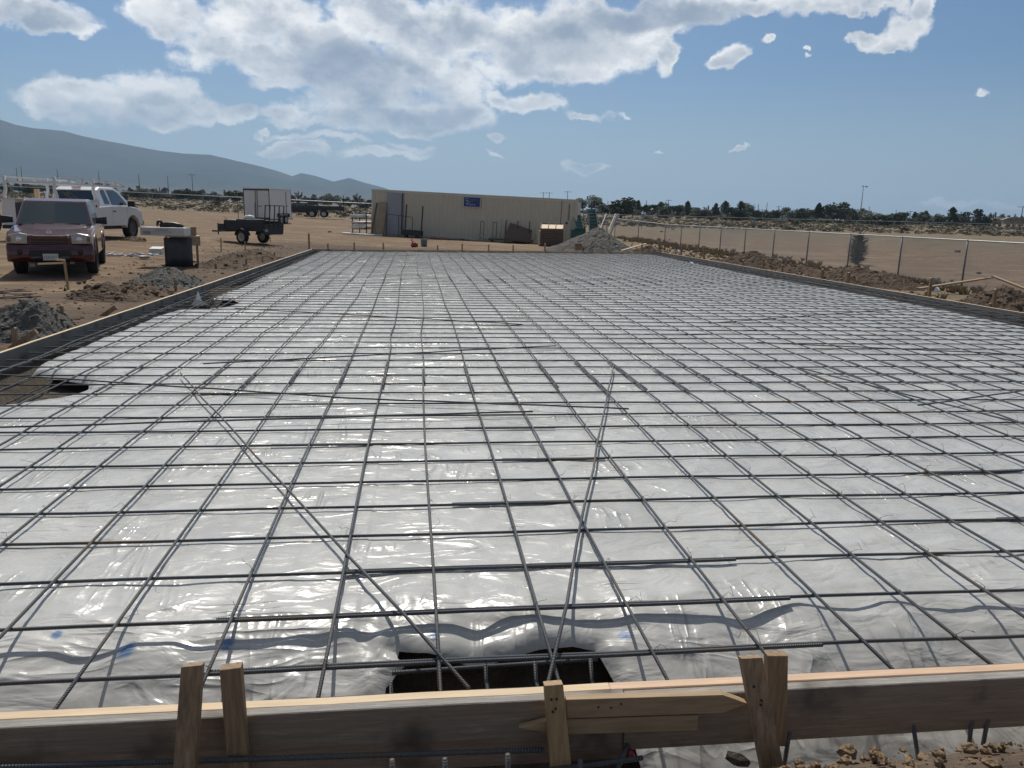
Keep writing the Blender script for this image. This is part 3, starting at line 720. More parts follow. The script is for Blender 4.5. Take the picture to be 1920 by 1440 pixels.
# diagonal and loose rods lying on the grid
def loose(p1, p2, lab, r=R5, z=.018, seg=10):
    a = atz(p1[0], p1[1], z); b = atz(p2[0], p2[1], z)
    rebar([tuple(a+(b-a)*t/seg+np.array([.006*math.sin(t*2.3), .006*math.cos(t*1.7), .002*math.sin(t*3.)])) for t in range(seg+1)], r, 'rebar_y' if abs((b-a)[1]) > abs((b-a)[0]) else 'rebar_x', lab, 'loose rods lying across the grid')
loose((338, 700), (882, 1289), 'long diagonal rod from the left down to the dark footing opening', .0075)
loose((1150, 686), (1030, 1279), 'steep diagonal rod ending behind the middle near stake', .0075, .03)
loose((-60, 803), (1000, 771), 'nearly crosswise loose rod left of centre ending mid slab')
loose((-80, 697), (640, 745), 'loose rod sloping gently right from the left footing opening')
loose((640, 746), (1180, 766), 'loose rod continuing right to below the centre of the grid')
loose((380, 682), (1042, 648), 'thin loose rod rising right toward the centre')
loose((440, 578), (980, 608), 'distant loose rod sloping down right across the grid')
loose((1722, 760), (1990, 722), 'loose rod rising to the right frame edge')
loose((1420, 642), (1990, 668), 'loose rod slanting down to the right edge of the frame')
loose((1330, 606), (1700, 578), 'loose rod rising right toward the right form')
loose((1500, 690), (1990, 812), 'slanting loose rod crossing the right side of the grid')
# bars in the side trenches
for k, (x_, z_) in enumerate(((-4.36, -.10), (-4.22, -.06), (-4.38, -.30), (-4.12, -.32))):
    rebar([(x_+float(XL(y))+4.5+.01*math.sin(y+k), y, z_+.01*math.sin(y*1.3+k)) for y in np.arange(-.1, 29.6, .9)], R5, 'rebar_y', ['upper outer', 'upper inner', 'lower outer', 'lower inner'][k]+' rod in the left edge footing', 'rods in the left edge footing')
for k, (x_, z_) in enumerate(((10.74, -.06), (10.5, -.05), (10.72, -.28), (10.45, -.32), (10.62, -.17))):
    rebar([(x_+.01*math.sin(y+k), y, z_+.01*math.sin(y*1.3+k)) for y in np.arange(-.1, 32, .9)], R5, 'rebar_y', ['upper outer', 'upper inner', 'lower outer', 'lower inner', 'middle'][k]+' rod in the right edge footing', 'rods in the right edge footing')
# cage in the near footing opening
CG = 'rods of the near footing cage'
def P3(px, py, y): q = aty(px, py, y); return tuple(q)
cage = [((735, 1262), (1120, 1236), .14, 'rebar_x', 'crosswise rod seen deep in the near footing opening'),
        ((0, 1438), (1020, 1406), -.36, 'rebar_x', 'brown ribbed rod below the near form, left of the middle stake'),
        ((1020, 1446), (1205, 1421), -.40, 'rebar_x', 'ribbed rod below the near form with a red tipped end')]
for a, b, yy, m, lab in cage: 
    A, B = P3(*a, yy), P3(*b, yy)
    rebar([tuple(Vector(A).lerp(Vector(B), i/8)) for i in range(9)], .0085, m, lab, CG)
for k, (px, tx) in enumerate(((822, 828), (910, 920), (1003, 1018), (1107, 1128), (733, 736))):
    a = P3(px, 1234 if k < 4 else 1278, .13); b = P3(tx, 1295, -.10)
    rebar([a, (a[0]+.002, a[1]-.03, a[2]-.08), (b[0], b[1], b[2]-.05)], .008, 'rebar_z', 'short stirrup rod in the footing opening, %s from its left side' % (ordn([2, 3, 4, 5, 1][k])), CG)
for k, (px, py) in enumerate(((735, 1424), (834, 1422), (952, 1414), (1088, 1424))):
    a = P3(px, py, -.42)
    rebar([a, (a[0]+.004, a[1]-.02, a[2]-.14), (a[0]+.006, a[1]-.02, a[2]-.3)], .009, 'rebar_z', 'rod tip poking up below the near form, %s from the left' % ordn(k+1), CG)
for k, (x1, y1, x2, y2) in enumerate(((1712, 1366, 1722, 1425), (1822, 1358, 1817, 1398), (1852, 1356, 1843, 1398), (1480, 1380, 1470, 1440))):
    A, B = P3(x1, y1-8, -.305), P3(x2, y2, -.335)
    rebar([A, B], .0075, 'rebar_z', 'upright rod under the near form, %s from the right edge' % ordn([3, 2, 1, 4][k]), 'upright rods under the near form')
a = P3(1158, 1440, -.40); b = P3(1177, 1396, -.33)
rebar([a, b], .010, 'rebar_z', 'slanted black rod under the near form right of the middle stake', CG)
mb = MB(); a = Vector(P3(1180, 1408, -.35)); b = Vector(P3(1186, 1422, -.35)); mb.tube([a, b], .012, 8)
prop(mb.build('tape_wrap', M['red_tool']), 'red orange tape wrapped round a rod below the near form', 'tape')
# tie wires
def tie(mb, x, y, z, rr):
    a = rr.uniform(0, 6.28); L = rr.uniform(.025, .07)
    c = .012
    mb.tube([(x-c, y-c, z-.006), (x, y, z+.010), (x+c, y+c, z-.006)], .0011, 3)
    mb.tube([(x+.004, y, z+.006), (x+L*.5*math.cos(a), y+L*.5*math.sin(a), z+.012+rr.uniform(0, .02)), (x+L*math.cos(a), y+L*math.sin(a), z+.010+rr.uniform(-.01, .03)), (x+L*1.1*math.cos(a+.5), y+L*1.1*math.sin(a+.5), z+.02+rr.uniform(-.01, .03))], .0011, 3)
rr = random.Random(3); nt = 0; rest = MB()
TG = 'tie wires at the near rod crossings'
for v_ in range(0, 40):
    for u in ucols:
        if u not in longs: continue
        if v_ in rows and rr.random() < (.75 if v_ < 8 else .5):
            x = u*U; y = rows[v_]
            if x < poly_left(y)-.2: continue
            az_ = (x-CAM[0])/(y-CAM[1])
            if az_ > .85 or az_ < -.62: continue
            if v_ < 8:
                mb = MB(); tie(mb, 0, 0, 0, rr)
                prop(mb.build('tie_wire', M['wire'], loc=(x, y, .006), recalc=False), 'twisted tie wire, %s crosswise row from the near form, %s lengthwise line from left' % (ordn(v_+1), ordn(u+12)), 'tie wire', TG); nt += 1
            elif v_ < 26: tie(rest, x, y, .006, rr)
prop(rest.build('tie_wire', M['wire'], recalc=False), 'tie wires over the middle of the grid', 'tie wires', kind='stuff')
print('rebars', nrebar, 'ties', nt)

# ------------------------------------------------------------------ near stakes and kickers
def quadstake(name, tl, tr, br, bl, yy, th, m, label, cat='stake', group='stakes against the near form', tip=False, ybot=None):
    yb = yy if ybot is None else ybot
    P = [aty(*tl, yy), aty(*tr, yy), aty(*br, yb), aty(*bl, yb)]
    o = Vector(P[0]); mb = MB()
    V = [Vector(p)-o for p in P]; nrm = (V[1]-V[0]).cross(V[3]-V[0]).normalized()
    if nrm.y < 0: nrm = -nrm
    vs = [tuple(v) for v in V]+[tuple(v+nrm*th) for v in V]
    mb.add(vs, [(0, 1, 2, 3), (7, 6, 5, 4), (0, 4, 5, 1), (1, 5, 6, 2), (2, 6, 7, 3), (3, 7, 4, 0)])
    return prop(mb.build(name, m, loc=o, bevel=.0025), label, cat, group)
quadstake('wood_stake', (339, 1251), (378, 1247), (364, 1470), (322, 1470), -.35, .036, M['stake'], 'weathered leaning stake, leftmost against the near form', ybot=-.43)
quadstake('wood_stake', (411, 1257), (451, 1252), (468, 1470), (429, 1470), -.345, .036, M['stake'], 'brown stake right beside the leftmost near stake', ybot=-.345)
quadstake('wood_stake', (1021, 1286), (1056, 1283), (1075, 1470), (1035, 1470), -.35, .036, M['stake_new'], 'yellow pine stake with nail holes at the middle of the near form', ybot=-.40)
quadstake('wood_stake', (1391, 1235), (1430, 1233), (1476, 1470), (1436, 1470), -.36, .036, M['stake'], 'split top stake leaning left, front one of the right hand pair', ybot=-.46)
quadstake('wood_stake', (1440, 1230), (1478, 1230), (1476, 1400), (1440, 1400), -.315, .036, M['stake'], 'upright square grey stake, rear one of the right hand pair', ybot=-.315)
def kicker(pts, yy, th, m, label):
    P = [aty(x, y, yy) for x, y in pts]; o = P[0]
    poly = [(p[0]-o[0], p[2]-o[2]) for p in P]
    mb = MB(); mb.prism(poly, th/2, 'y')
    return prop(mb.build('pointed_stake', m, loc=o, bevel=.002), label, 'stake', 'pointed stakes nailed flat on the near form')
kicker([(1060, 1307), (1352, 1298), (1398, 1314), (1352, 1332), (1062, 1342)], -.330, .030, M['kicker'], 'pale stake lying flat on the near form pointing right')
kicker([(972, 1361), (1032, 1346), (1308, 1337), (1306, 1366), (1040, 1374)], -.322, .022, M['kicker'], 'darker stake lying flat lower on the near form pointing left')
st_ = [o for o in col.objects if o.get('label', '').startswith('yellow pine stake')][0]; sp_ = [o for o in col.objects if o.get('label', '').startswith('split top')][0]
def nail(par, px, py, yy, r=.0035):
    p = aty(px, py, yy); mb = MB(); mb.lathe([(.0001, -.002), (r, -.002), (r, .004), (.0001, .004)], 8, 'y'); mb.build('nail_head', M['black_plastic'], par, Vector(p)-par.location)
for px, py in ((1034, 1312), (1044, 1311), (1042, 1329), (1037, 1335)): nail(st_, px, py, -.353-.05*(py-1286)/184)
for px, py in ((1414, 1288), (1428, 1314), (1427, 1322)): nail(sp_, px, py, -.363-.1*(py-1235)/235)
for px, py, lab in ((1146, 1327, 'pale stake lying flat'), (1122, 1326, 'pale stake lying flat'), (1165, 1320, 'pale stake lying flat')):
    k_ = [o for o in col.objects if o.get('label', '').startswith(lab)][0]; nail(k_, px, py, -.3465, .003)
# ------------------------------------------------------------------ stakes around the other forms
def vstake(x, y, zg, h, w, label, group, lean=(0, 0), m='stake', name='wood_stake'):
    mb = MB(); mb.prism([(-w/2, 0), (w/2, 0), (w/2*.9, h-.01), (w*.2, h), (-w/2, h-.02)], w*.42, 'y')
    o = mb.build(name, M[m], loc=(x, y, zg)); o.rotation_euler = (lean[0], lean[1], rnd.uniform(-.25, .25))
    return prop(o, label, 'stake', group)
SL = 'stakes outside the left form'
for k, (px, py, h) in enumerate(((30, 650, .22), (118, 612, .28), (330, 545, .22), (405, 508, .2), (462, 498, .2), (515, 484, .2))):
    q = atz(px, py, 0.0); x = min(q[0], float(XL(q[1]))-.09)
    vstake(x, q[1], -.25, .25+h, .05, 'short stake outside the left form, %s from the near end' % ordn(k+1), SL)
for k, (px, py) in enumerate(((190, 590), (32, 640))):
    q = atz(px, py, 0); mb = MB(); mb.bar((-.35, 0, -.12), (.0, .0, .12), .04, .06)
    prop(mb.build('brace_stake', M['stake'], loc=(float(XL(q[1]))-.08, q[1], -.0)), ['slanted brace board outside the left form near the gravel pile', 'slanted brace board nearest the left frame edge'][k], 'stake', 'braces outside the left form')
SF = 'stakes behind the far form'
for k, (px, top) in enumerate(((617, 456), (665, 454), (719, 455), (821, 459), (868, 456), (919, 458), (967, 459), (1030, 456), (1158, 460), (1227, 458))):
    x = float(aty(px, 468, 30.5)[0]); y = float(YF(x))+.10; t = aty(px, top, y)[2]
    vstake(x, y, -.3, max(t, .08)+.3, .06, 'stake behind the far form, %s from its left corner' % ordn(k+1), SF)
x = float(aty(578, 468, 29.7)[0]); y = float(YF(x))+.12
vstake(x, y, -.3, float(aty(578, 437, y)[2])+.3, .07, 'tall dark stake at the far left corner of the form', SF, m='stake')
SR = 'stakes outside the right form'
for k, (px, py, tp) in enumerate(((1277, 482, 460), (1319, 490, 463), (1393, 498, 487), (1430, 508, 484), (1466, 513, 496), (1541, 523, 504), (1590, 532, 510), (1742, 556, 520), (1735, 560, 545), (1862, 575, 541))):
    y = float(atz(px, py, 0)[1]); y = min(y, 32); x = XR+.11; y = (x-CAM[0])/((atz(px, py, 0)[0]-CAM[0])/(atz(px, py, 0)[1]-CAM[1]))+CAM[1]
    t = aty(px, tp, y)[2]; vstake(x, y, -.35, .35+max(t, .07), .06, 'stake outside the right form, %s counted from its far corner' % ordn(k+1), SR)
for k, (px, py, dx) in enumerate(((1292, 478, .25), (1497, 512, .3), (1758, 565, .35), (1859, 572, .25))):
    q = atz(px, py, 0); x = XR+.10; y = (x-CAM[0])/((q[0]-CAM[0])/(q[1]-CAM[1]))+CAM[1]
    mb = MB(); mb.bar((.02, 0, -.25), (-.03+.0, .0, .10), .045, .06); mb.bar((dx+.05, 0, -.22), (.03, 0, .07), .04, .06)
    prop(mb.build('brace_stake', M['stake'], loc=(x, y, 0)), 'crossed brace boards outside the right form, %s from its far corner' % ordn(k+1), 'stake', 'braces outside the right form')

# ------------------------------------------------------------------ mounds of earth and gravel
def mound(name, px, py, hw, hh, m, label, cat, group=None, depth=1.0, seed=0, sharp=1.0, base=None, clods=40, cm=None, skew=0):
    c = atg(px, py) if base is None else np.array(base); Zc = float((c-CAM) @ F_); rx = hw/FPX*Zc; h = hh/FPX*Zc; ry = rx*depth
    n = 46; g = np.linspace(-1.15, 1.15, n*2); A, B = np.meshgrid(g, g)
    r = np.sqrt(A**2+B**2)+.16*(fbm(A*1.7+seed, B*1.7, 3, seed)-.5)*2
    prof = np.clip(1-r, 0, 1)**sharp*(1 if sharp <= 1 else 1.25)
    X_ = A*rx+c[0]+skew*prof*rx; Y_ = B*ry+c[1]
    Zg = ground_z(X_, Y_)
    rough = min(.16*h, .07)
    dform = np.maximum(np.maximum(XL(Y_)-.06-X_, X_-XR-.06), Y_-YF(X_)-.06); prof = prof*sst(dform, -.02, .35)
    det = rough*(fbm(X_*6, Y_*6, 4, seed+3, .65)-.45)*2+rough*.8*(ridged(X_*3.1, Y_*3.1, 2, seed+7)-.5)
    Z_ = Zg-.05+(prof*h*1.1+.05*(prof > 0)+det*sst(prof, 0, .25))
    x0, y0 = float(c[0]), float(c[1])
    o = gridmesh(name, X_-x0, Y_-y0, Z_-float(c[2]), m, keep=(r < 1.04) & ((X_ < XL(Y_)-.05) | (X_ > XR+.06) | (Y_ > YF(X_)+.06)), smooth=False)
    o.location = (x0, y0, float(c[2])); prop(o, label, cat, group)
    ok = (r < 1.0) & ((X_ < XL(Y_)-.12) | (X_ > XR+.12) | (Y_ > YF(X_)+.12)); ii = np.argwhere(ok); rq = np.random.RandomState(seed+100); nn_ = min(len(ii), int(260 if 'gravel' in name else 80)); pk = ii[rq.choice(len(ii), nn_, replace=False)] if len(ii) else []
    if len(pk):
        k_ = lumps('clods', [(float(X_[a, b]-x0+rq.normal(0, .01)), float(Y_[a, b]-y0), float(Z_[a, b]-c[2])) for a, b in pk], m, None, .012 if 'gravel' in name else .02, .045 if 'gravel' in name else .08, seed)
        k_.parent = o; del k_['category']
    return o
def lumps(name, spots, m, label, smin, smax, seed):
    # irregular stones and clods as one uncountable mass
    rr = random.Random(seed); vs = []; fs = []
    ico = [(0, 0, 1), (.89, 0, .45), (.28, .85, .45), (-.72, .53, .45), (-.72, -.53, .45), (.28, -.85, .45), (.72, .53, -.45), (-.28, .85, -.45), (-.89, 0, -.45), (-.28, -.85, -.45), (.72, -.53, -.45), (0, 0, -1)]
    fi = [(0, 1, 2), (0, 2, 3), (0, 3, 4), (0, 4, 5), (0, 5, 1), (1, 6, 2), (2, 7, 3), (3, 8, 4), (4, 9, 5), (5, 10, 1), (2, 6, 7), (3, 7, 8), (4, 8, 9), (5, 9, 10), (1, 10, 6), (11, 7, 6), (11, 8, 7), (11, 9, 8), (11, 10, 9), (11, 6, 10)]
    for (x, y, z) in spots:
        s = smin*(smax/smin)**(rr.random()**2); q = [rr.uniform(.6, 1.3)*s for _ in range(3)]; q[2] *= .75; a = rr.uniform(0, 6)
        b = len(vs)
        for p in ico:
            j = rr.uniform(.75, 1.2); X_, Y_ = p[0]*q[0]*j, p[1]*q[1]*j
            vs.append((x+X_*math.cos(a)-Y_*math.sin(a), y+X_*math.sin(a)+Y_*math.cos(a), z+p[2]*q[2]*j))
        fs += [tuple(b+i for i in f) for f in fi]
    o = npmesh(name, vs, fs, m, smooth=False); prop(o, label, 'stones', kind='stuff'); return o
GP = 'spoil heaps around the excavation'
mound('gravel_pile', 70, 625, 120, 62, M['gravel'], 'grey gravel heap at the left edge beside the left form', 'gravel pile', GP, .8, 1)
mound('dirt_pile', 205, 560, 75, 26, M['soil'], 'brown earth heap between the two gravel heaps on the left', 'dirt pile', GP, .9, 2)
mound('gravel_pile', 315, 533, 78, 32, M['gravel'], 'grey gravel heap in front of the work table', 'gravel pile', GP, 1.0, 3)
mound('dirt_pile', 258, 552, 70, 22, M['soil'], 'low brown earth heap right behind the left form boards', 'dirt pile', GP, .9, 4)
mound('dirt_pile', 480, 484, 70, 17, M['soil'], 'low brown clods heaped by the far part of the left form', 'dirt pile', GP, 1.4, 5)
mound('dirt_pile', 420, 500, 55, 14, M['soil'], 'low earth heap with clods beside the left form past the table', 'dirt pile', GP, 1.3, 6)
mound('dirt_pile', 250, 452, 22, 8, M['soil'], 'small earth heap behind the debris, near the white truck', 'dirt pile', GP, 1.2, 15)
bx = atg(1122, 470); 
mound('gravel_pile', 1110, 470, 92, 42, M['gravel'], 'tall grey gravel cone behind the far form, right of the container', 'gravel pile', GP, .8, 7, base=(aty(1112, 465, 36.0)[0], 36.0, float(gz0(9, 36))), skew=.1)
mound('dirt_pile', 1410, 500, 85, 26, M['soil'], 'dark earth mound with loose soil outside the right form', 'dirt pile', GP, .7, 8)
mound('dirt_pile', 1600, 535, 150, 34, M['soil'], 'long brown earth mound in front of the small yucca', 'dirt pile', GP, .6, 9)
mound('dirt_pile', 1500, 512, 60, 12, M['soil'], 'low clods between the two larger mounds on the right', 'dirt pile', GP, .8, 16)
mound('dirt_pile', 1720, 568, 70, 16, M['soil'], 'low cloddy heap outside the right form', 'dirt pile', GP, .8, 10)
mound('dirt_pile', 1880, 585, 130, 44, M['soil'], 'large brown earth mound at the right edge of the frame', 'dirt pile', GP, .7, 11)
mound('dirt_pile', 1215, 468, 50, 15, M['soil'], 'low earth mound behind the far right corner of the form', 'dirt pile', GP, .8, 12, base=(aty(1215, 465, 35.5)[0], 35.5, float(gz0(12, 35.5))))
def scatter(n, box, seed, on=None, jit=0):
    rr = np.random.RandomState(seed); x = rr.uniform(box[0], box[1], n); y = rr.uniform(box[2], box[3], n)
    k = (x < XL(y)-.08) | (x > XR+.08) | (y > YF(x)+.1) | (y < YN-.1)
    x = x[k]; y = y[k]; z = ground_z(x, y); return list(zip(x, y, z))
lumps('stones', scatter(1500, (-7.5, -4.6, 3, 30), 1), M['soil'], 'clods and stones strewn beside the left form', .008, .045, 1)
lumps('stones', scatter(1700, (10.9, 14.5, 6, 34), 2), M['soil'], 'clods and stones strewn beside the right form', .015, .09, 2)
lumps('stones', scatter(1300, (-16, 20, 14, 60), 3), M['clod'], 'small stones strewn over the bare dirt', .006, .035, 3)
# clods at the very front right
rr = np.random.RandomState(5); sp = []
for _ in range(900):
    x = rr.uniform(.62, 2.6); y = rr.uniform(-.9, -.50); sp.append((x, y, float(-.065+.045*sst(x, .7, 1.5)+.10*(fbm(x*5, y*5, 3, 31)-.45)-.16*sst(y, -.6, -.5)+.004)))
lumps('stones', sp, M['clod'], 'orange brown clods and pebbles at the bottom right corner', .004, .028, 6)
for k, (px, py, s) in enumerate(((1385, 1420, .035), (1640, 1412, .03), (1590, 1405, .045), (1500, 1432, .03))):
    q = atz(px, py+4, -.06); mb = MB(); sp = []
    o = lumps('rock', [(0, 0, 0)], M['wetsoil'] if k == 0 else M['clod'], '', s, s*1.2, 40+k); del o['kind']; o.location = q
    o['label'] = ['dark clod left of the front stakes at the bottom edge', 'tan clod under the near form toward the right', 'largest tan clod right of the leaning stake pair', 'small tan clod at the foot of the leaning stake'][k]; o['category'] = 'clod'; o['group'] = 'large clods at the bottom edge'

# ------------------------------------------------------------------ wheels
def wheel(parent, loc, R, w, rimm='rim', name='wheel', n=24, axis='x'):
    mb = MB(); p = [(R*.60, -w*.42), (R*.80, -w*.5), (R*.94, -w*.47), (R, -w*.34), (R, w*.34), (R*.94, w*.47), (R*.80, w*.5), (R*.60, w*.42)]
    mb.lathe(p, n, axis, closed=True); o = mb.build(name, M['tyre'], parent, loc)
    mb = MB(); mb.lathe([(0.001, -w*.30), (R*.12, -w*.34), (R*.3, -w*.22), (R*.5, -w*.30), (R*.60, -w*.43), (R*.62, -w*.43), (R*.62, w*.43), (R*.60, w*.43), (R*.5, w*.30), (R*.3, w*.22), (R*.12, w*.34), (0.001, w*.30)], n, axis)
    mb.build('rim', M[rimm], o)
    return o
def arch(cy, cz, R, n=10, a0=180, a1=0): return [(cy+R*math.cos(math.radians(a0+(a1-a0)*k/n)), cz+R*math.sin(math.radians(a0+(a1-a0)*k/n))) for k in range(n+1)]

# ------------------------------------------------------------------ maroon pickup, front towards us. local +y = rearwards
def red_pickup():
    base = atg(92, 517); base = np.array([base[0], base[1]]); 
    zt = float(gz0(*base))
    t = empty('pickup_truck', (base[0], base[1]+.35, zt), math.radians(17), 'maroon compact pickup truck parked facing the camera', 'pickup truck'); t.scale = (.91, .97, .97)
    W_ = .86
    # lower body in profile (y rearwards, z up), with wheel arches
    prof = [(-.60, .42), (-.62, .66), (-.55, .86)]+[(-.42, .95), (.62, 1.06), (3.05, 1.06), (3.1, 1.12), (4.35, 1.12), (4.38, .50)]
    low = [(4.0, .45)]+arch(3.35, .42, .43, 10, 0, 180)+[(2.8, .38), (.95, .38)]+arch(.42, .42, .43, 10, 0, 180)[0:]+[(-.3, .42)]
    mb = MB(); mb.prism(prof+low, W_, 'x'); mb.build('body', M['red_paint'], t, bevel=.05)
    # bonnet crown
    secs = []
    for i in range(7):
        f = i/6; y = -.52+f*1.20; z = .90+.17*f-.03*(1-f)**2*2; hw = .70+.06*f
        secs.append([(hw*math.sin(a)*1.0, y, z+.045*math.cos(a)*(1.0)) for a in [math.radians(v) for v in (-90, -60, -30, 0, 30, 60, 90)]]+[(hw*.9, y, z-.08), (-hw*.9, y, z-.08)])
    mb = MB(); mb.loft(secs); mb.build('bonnet', M['red_paint'], t)
    # cab
    cab = [(.62, 1.04), (1.22, 1.60), (1.45, 1.66), (2.5, 1.66), (2.72, 1.58), (2.95, 1.06)]
    wt = lambda a, b: W_-.02-(b-1.04)*.26
    mb = MB(); mb.prism(cab, W_, 'x', wtop=wt); mb.build('cab', M['red_paint'], t, bevel=.03)
    ws = lambda f: (.62+f*.60, 1.04+f*.56)
    mb = MB(); pts = []
    for f, k in ((.08, .93), (.94, .92)):
        y, z = ws(f); w = wt(0, z)*k; pts.append((w, y-.014, z))
    (w0, y0, z0), (w1, y1, z1) = pts
    mb.add([(-w0, y0, z0), (0, y0-.02, z0), (w0, y0, z0), (w1, y1, z1), (0, y1-.02, z1), (-w1, y1, z1)]+[(-w0, y0+.02, z0), (0, y0, z0), (w0, y0+.02, z0), (w1, y1+.02, z1), (0, y1, z1), (-w1, y1+.02, z1)], [(0, 1, 4, 5), (1, 2, 3, 4), (6, 11, 10, 7), (7, 10, 9, 8), (0, 5, 11, 6), (2, 8, 9, 3), (5, 4, 10, 11), (4, 3, 9, 10), (0, 6, 7, 1), (1, 7, 8, 2)])
    mb.build('windscreen', M['glass_w'], t)
    mb = MB(); mb.bar((-.62, .64, 1.075), (.55, .60, 1.085), .03, .02); mb.bar((-.5, .63, 1.09), (-.02, .60, 1.10), .012); mb.bar((.1, .63, 1.09), (.55, .60, 1.11), .012); mb.build('wipers', M['black_plastic'], t)
    for s in (-1, 1):
        mb = MB(); q = [(.95, 1.12), (1.28, 1.55), (1.95, 1.58), (1.95, 1.12)]; vs = []
        for a, b in q: vs.append((s*(wt(a, b)+.004), a, b))
        for a, b in q: vs.append((s*(wt(a, b)-.02), a, b))
        mb.add(vs, [(0, 1, 2, 3), (7, 6, 5, 4), (0, 4, 5, 1), (1, 5, 6, 2), (2, 6, 7, 3), (3, 7, 4, 0)]); mb.build('side_window', M['glass'], t)
        mb = MB(); mb.loft([[(s*(.88+.25*f), .78+dy*.6-.02*f, 1.17+dz*(.8+.3*f)) for dy, dz in ((-.08, -.07), (.06, -.07), (.08, .0), (.05, .09), (-.07, .09), (-.1, .02))] for f in (0, .3, .8, 1)]); mb.build('side_mirror', M['black_plastic'], t, bevel=.008)
        # headlight
        mb = MB(); mb.prism([(s*.44, .70), (s*.44, .90), (s*.58, .93), (s*.80, .89), (s*.86, .80), (s*.85, .71)], .06, 'y', -.60)
        h = mb.build('headlight', M['lamp_glass'], t, bevel=.012)
        mb = MB(); mb.lathe([(.001, -.668), (.05, -.666), (.062, -.655)], 14, 'y', (s*.60, 0, .80)); mb.build('reflector', M['chrome'], h)
        mb = MB(); mb.box((s*.79, -.655, .79), (.07, .02, .11)); mb.build('indicator', M['amber'], h)
        # flared fender lips
        mb = MB(); a = [(s*.855, .42+.46*math.cos(v), .42+.46*math.sin(v)) for v in [math.radians(k) for k in range(-5, 190, 15)]]; mb.tube(a, .03, 6); mb.build('fender_flare', M['red_paint'], t); mb = MB()
        a = [(s*.855, 3.35+.46*math.cos(v), .42+.46*math.sin(v)) for v in [math.radians(k) for k in range(-5, 190, 15)]]; mb.tube(a, .03, 6); mb.build('fender_flare', M['red_paint'], t)
        wheel(t, (s*.76, .42, .36), .36, .24, 'rim_dark'); wheel(t, (s*.76, 3.35, .36), .36, .24, 'rim_dark')
        mb = MB(); mb.lathe([(.001, -.02), (.055, -.02), (.06, 0)], 12, 'y', (s*.60, -.665, .52)); mb.build('fog_lamp', M['black_plastic'], t)
        mb = MB(); mb.box((s*.40, -.50, .245 if s < 0 else .30), (.09, .05, .06)); mb.build('tow_hook', M['alu'], t)
    # front bumper
    mb = MB()
    secs = []
    for x in (-.87, -.80, -.5, 0, .5, .80, .87):
        yy = -.70+.10*(abs(x)/.87)**4
        secs.append([(x, yy+.18, .30), (x, yy+.02, .33), (x, yy, .45), (x, yy+.01, .66), (x, yy+.05, .69), (x, yy+.22, .69)])
    mb.loft(secs); bp = mb.build('bumper', M['red_paint'], t)
    mb = MB(); mb.prism([(-.44, .44), (-.40, .57), (.40, .57), (.44, .44)], .02, 'y', -.695); mb.build('air_intake', M['black_plastic'], bp)
    mb = MB(); mb.prism([(-.42, .60), (-.44, .82), (-.36, .87), (.36, .87), (.44, .82), (.42, .60)], .03, 'y', -.60); g = mb.build('grille', M['red_paint'], t)
    mb = MB()
    for z in (.66, .72, .78): mb.box((0, -.635, z), (.76, .01, .03))
    mb.build('grille_slats', M['black_plastic'], g)
    mb = MB(); mb.tube([(-.66+.22, -.645, .885), (-.36, -.65, .885), (-.28, -.655, .868), (.28, -.655, .868), (.36, -.65, .885), (.44, -.645, .885)], .013, 6); mb.build('chrome_strip', M['chrome'], g)
    mb = MB(); mb.lathe([(.032, -.006), (.05, -.006), (.05, .006), (.032, .006)], 16, 'y', (0, -.62, .945), closed=True); mb.box((0, -.625, .945), (.12, .012, .018)); mb.build('emblem', M['chrome'], t)
    mb = MB(); mb.box((0, -.715, .425), (.31, .012, .14)); pl = mb.build('licence_plate', M['plate'], t, bevel=.003)
    mb = MB(); rq = random.Random(1)
    for k in range(7): mb.box((-.115+k*.038, -.7225, .42), (.020, .003, .055 if k % 3 else .045))
    mb.build('plate_marks', M['door_grey'], pl)
    mb = MB()
    for s in (-1, 1): mb.tube([(s*.18, -.72, .41), (s*.39, -.715, .41)], .038, 8)
    mb.build('bumper_tube', M['rim_dark'], t)
    mb = MB(); mb.box((0, 1.5, .40), (1.3, 3.6, .16)); mb.build('underbody', M['black_plastic'], t)
    mb = MB(); mb.lathe([(.001, .012), (.015, .010), (.02, 0)], 8, 'z', (-.05, 1.5, 1.665)); mb.build('antenna', M['black_plastic'], t)
    # dashboard and seats glimpsed
    return t
red_pickup()

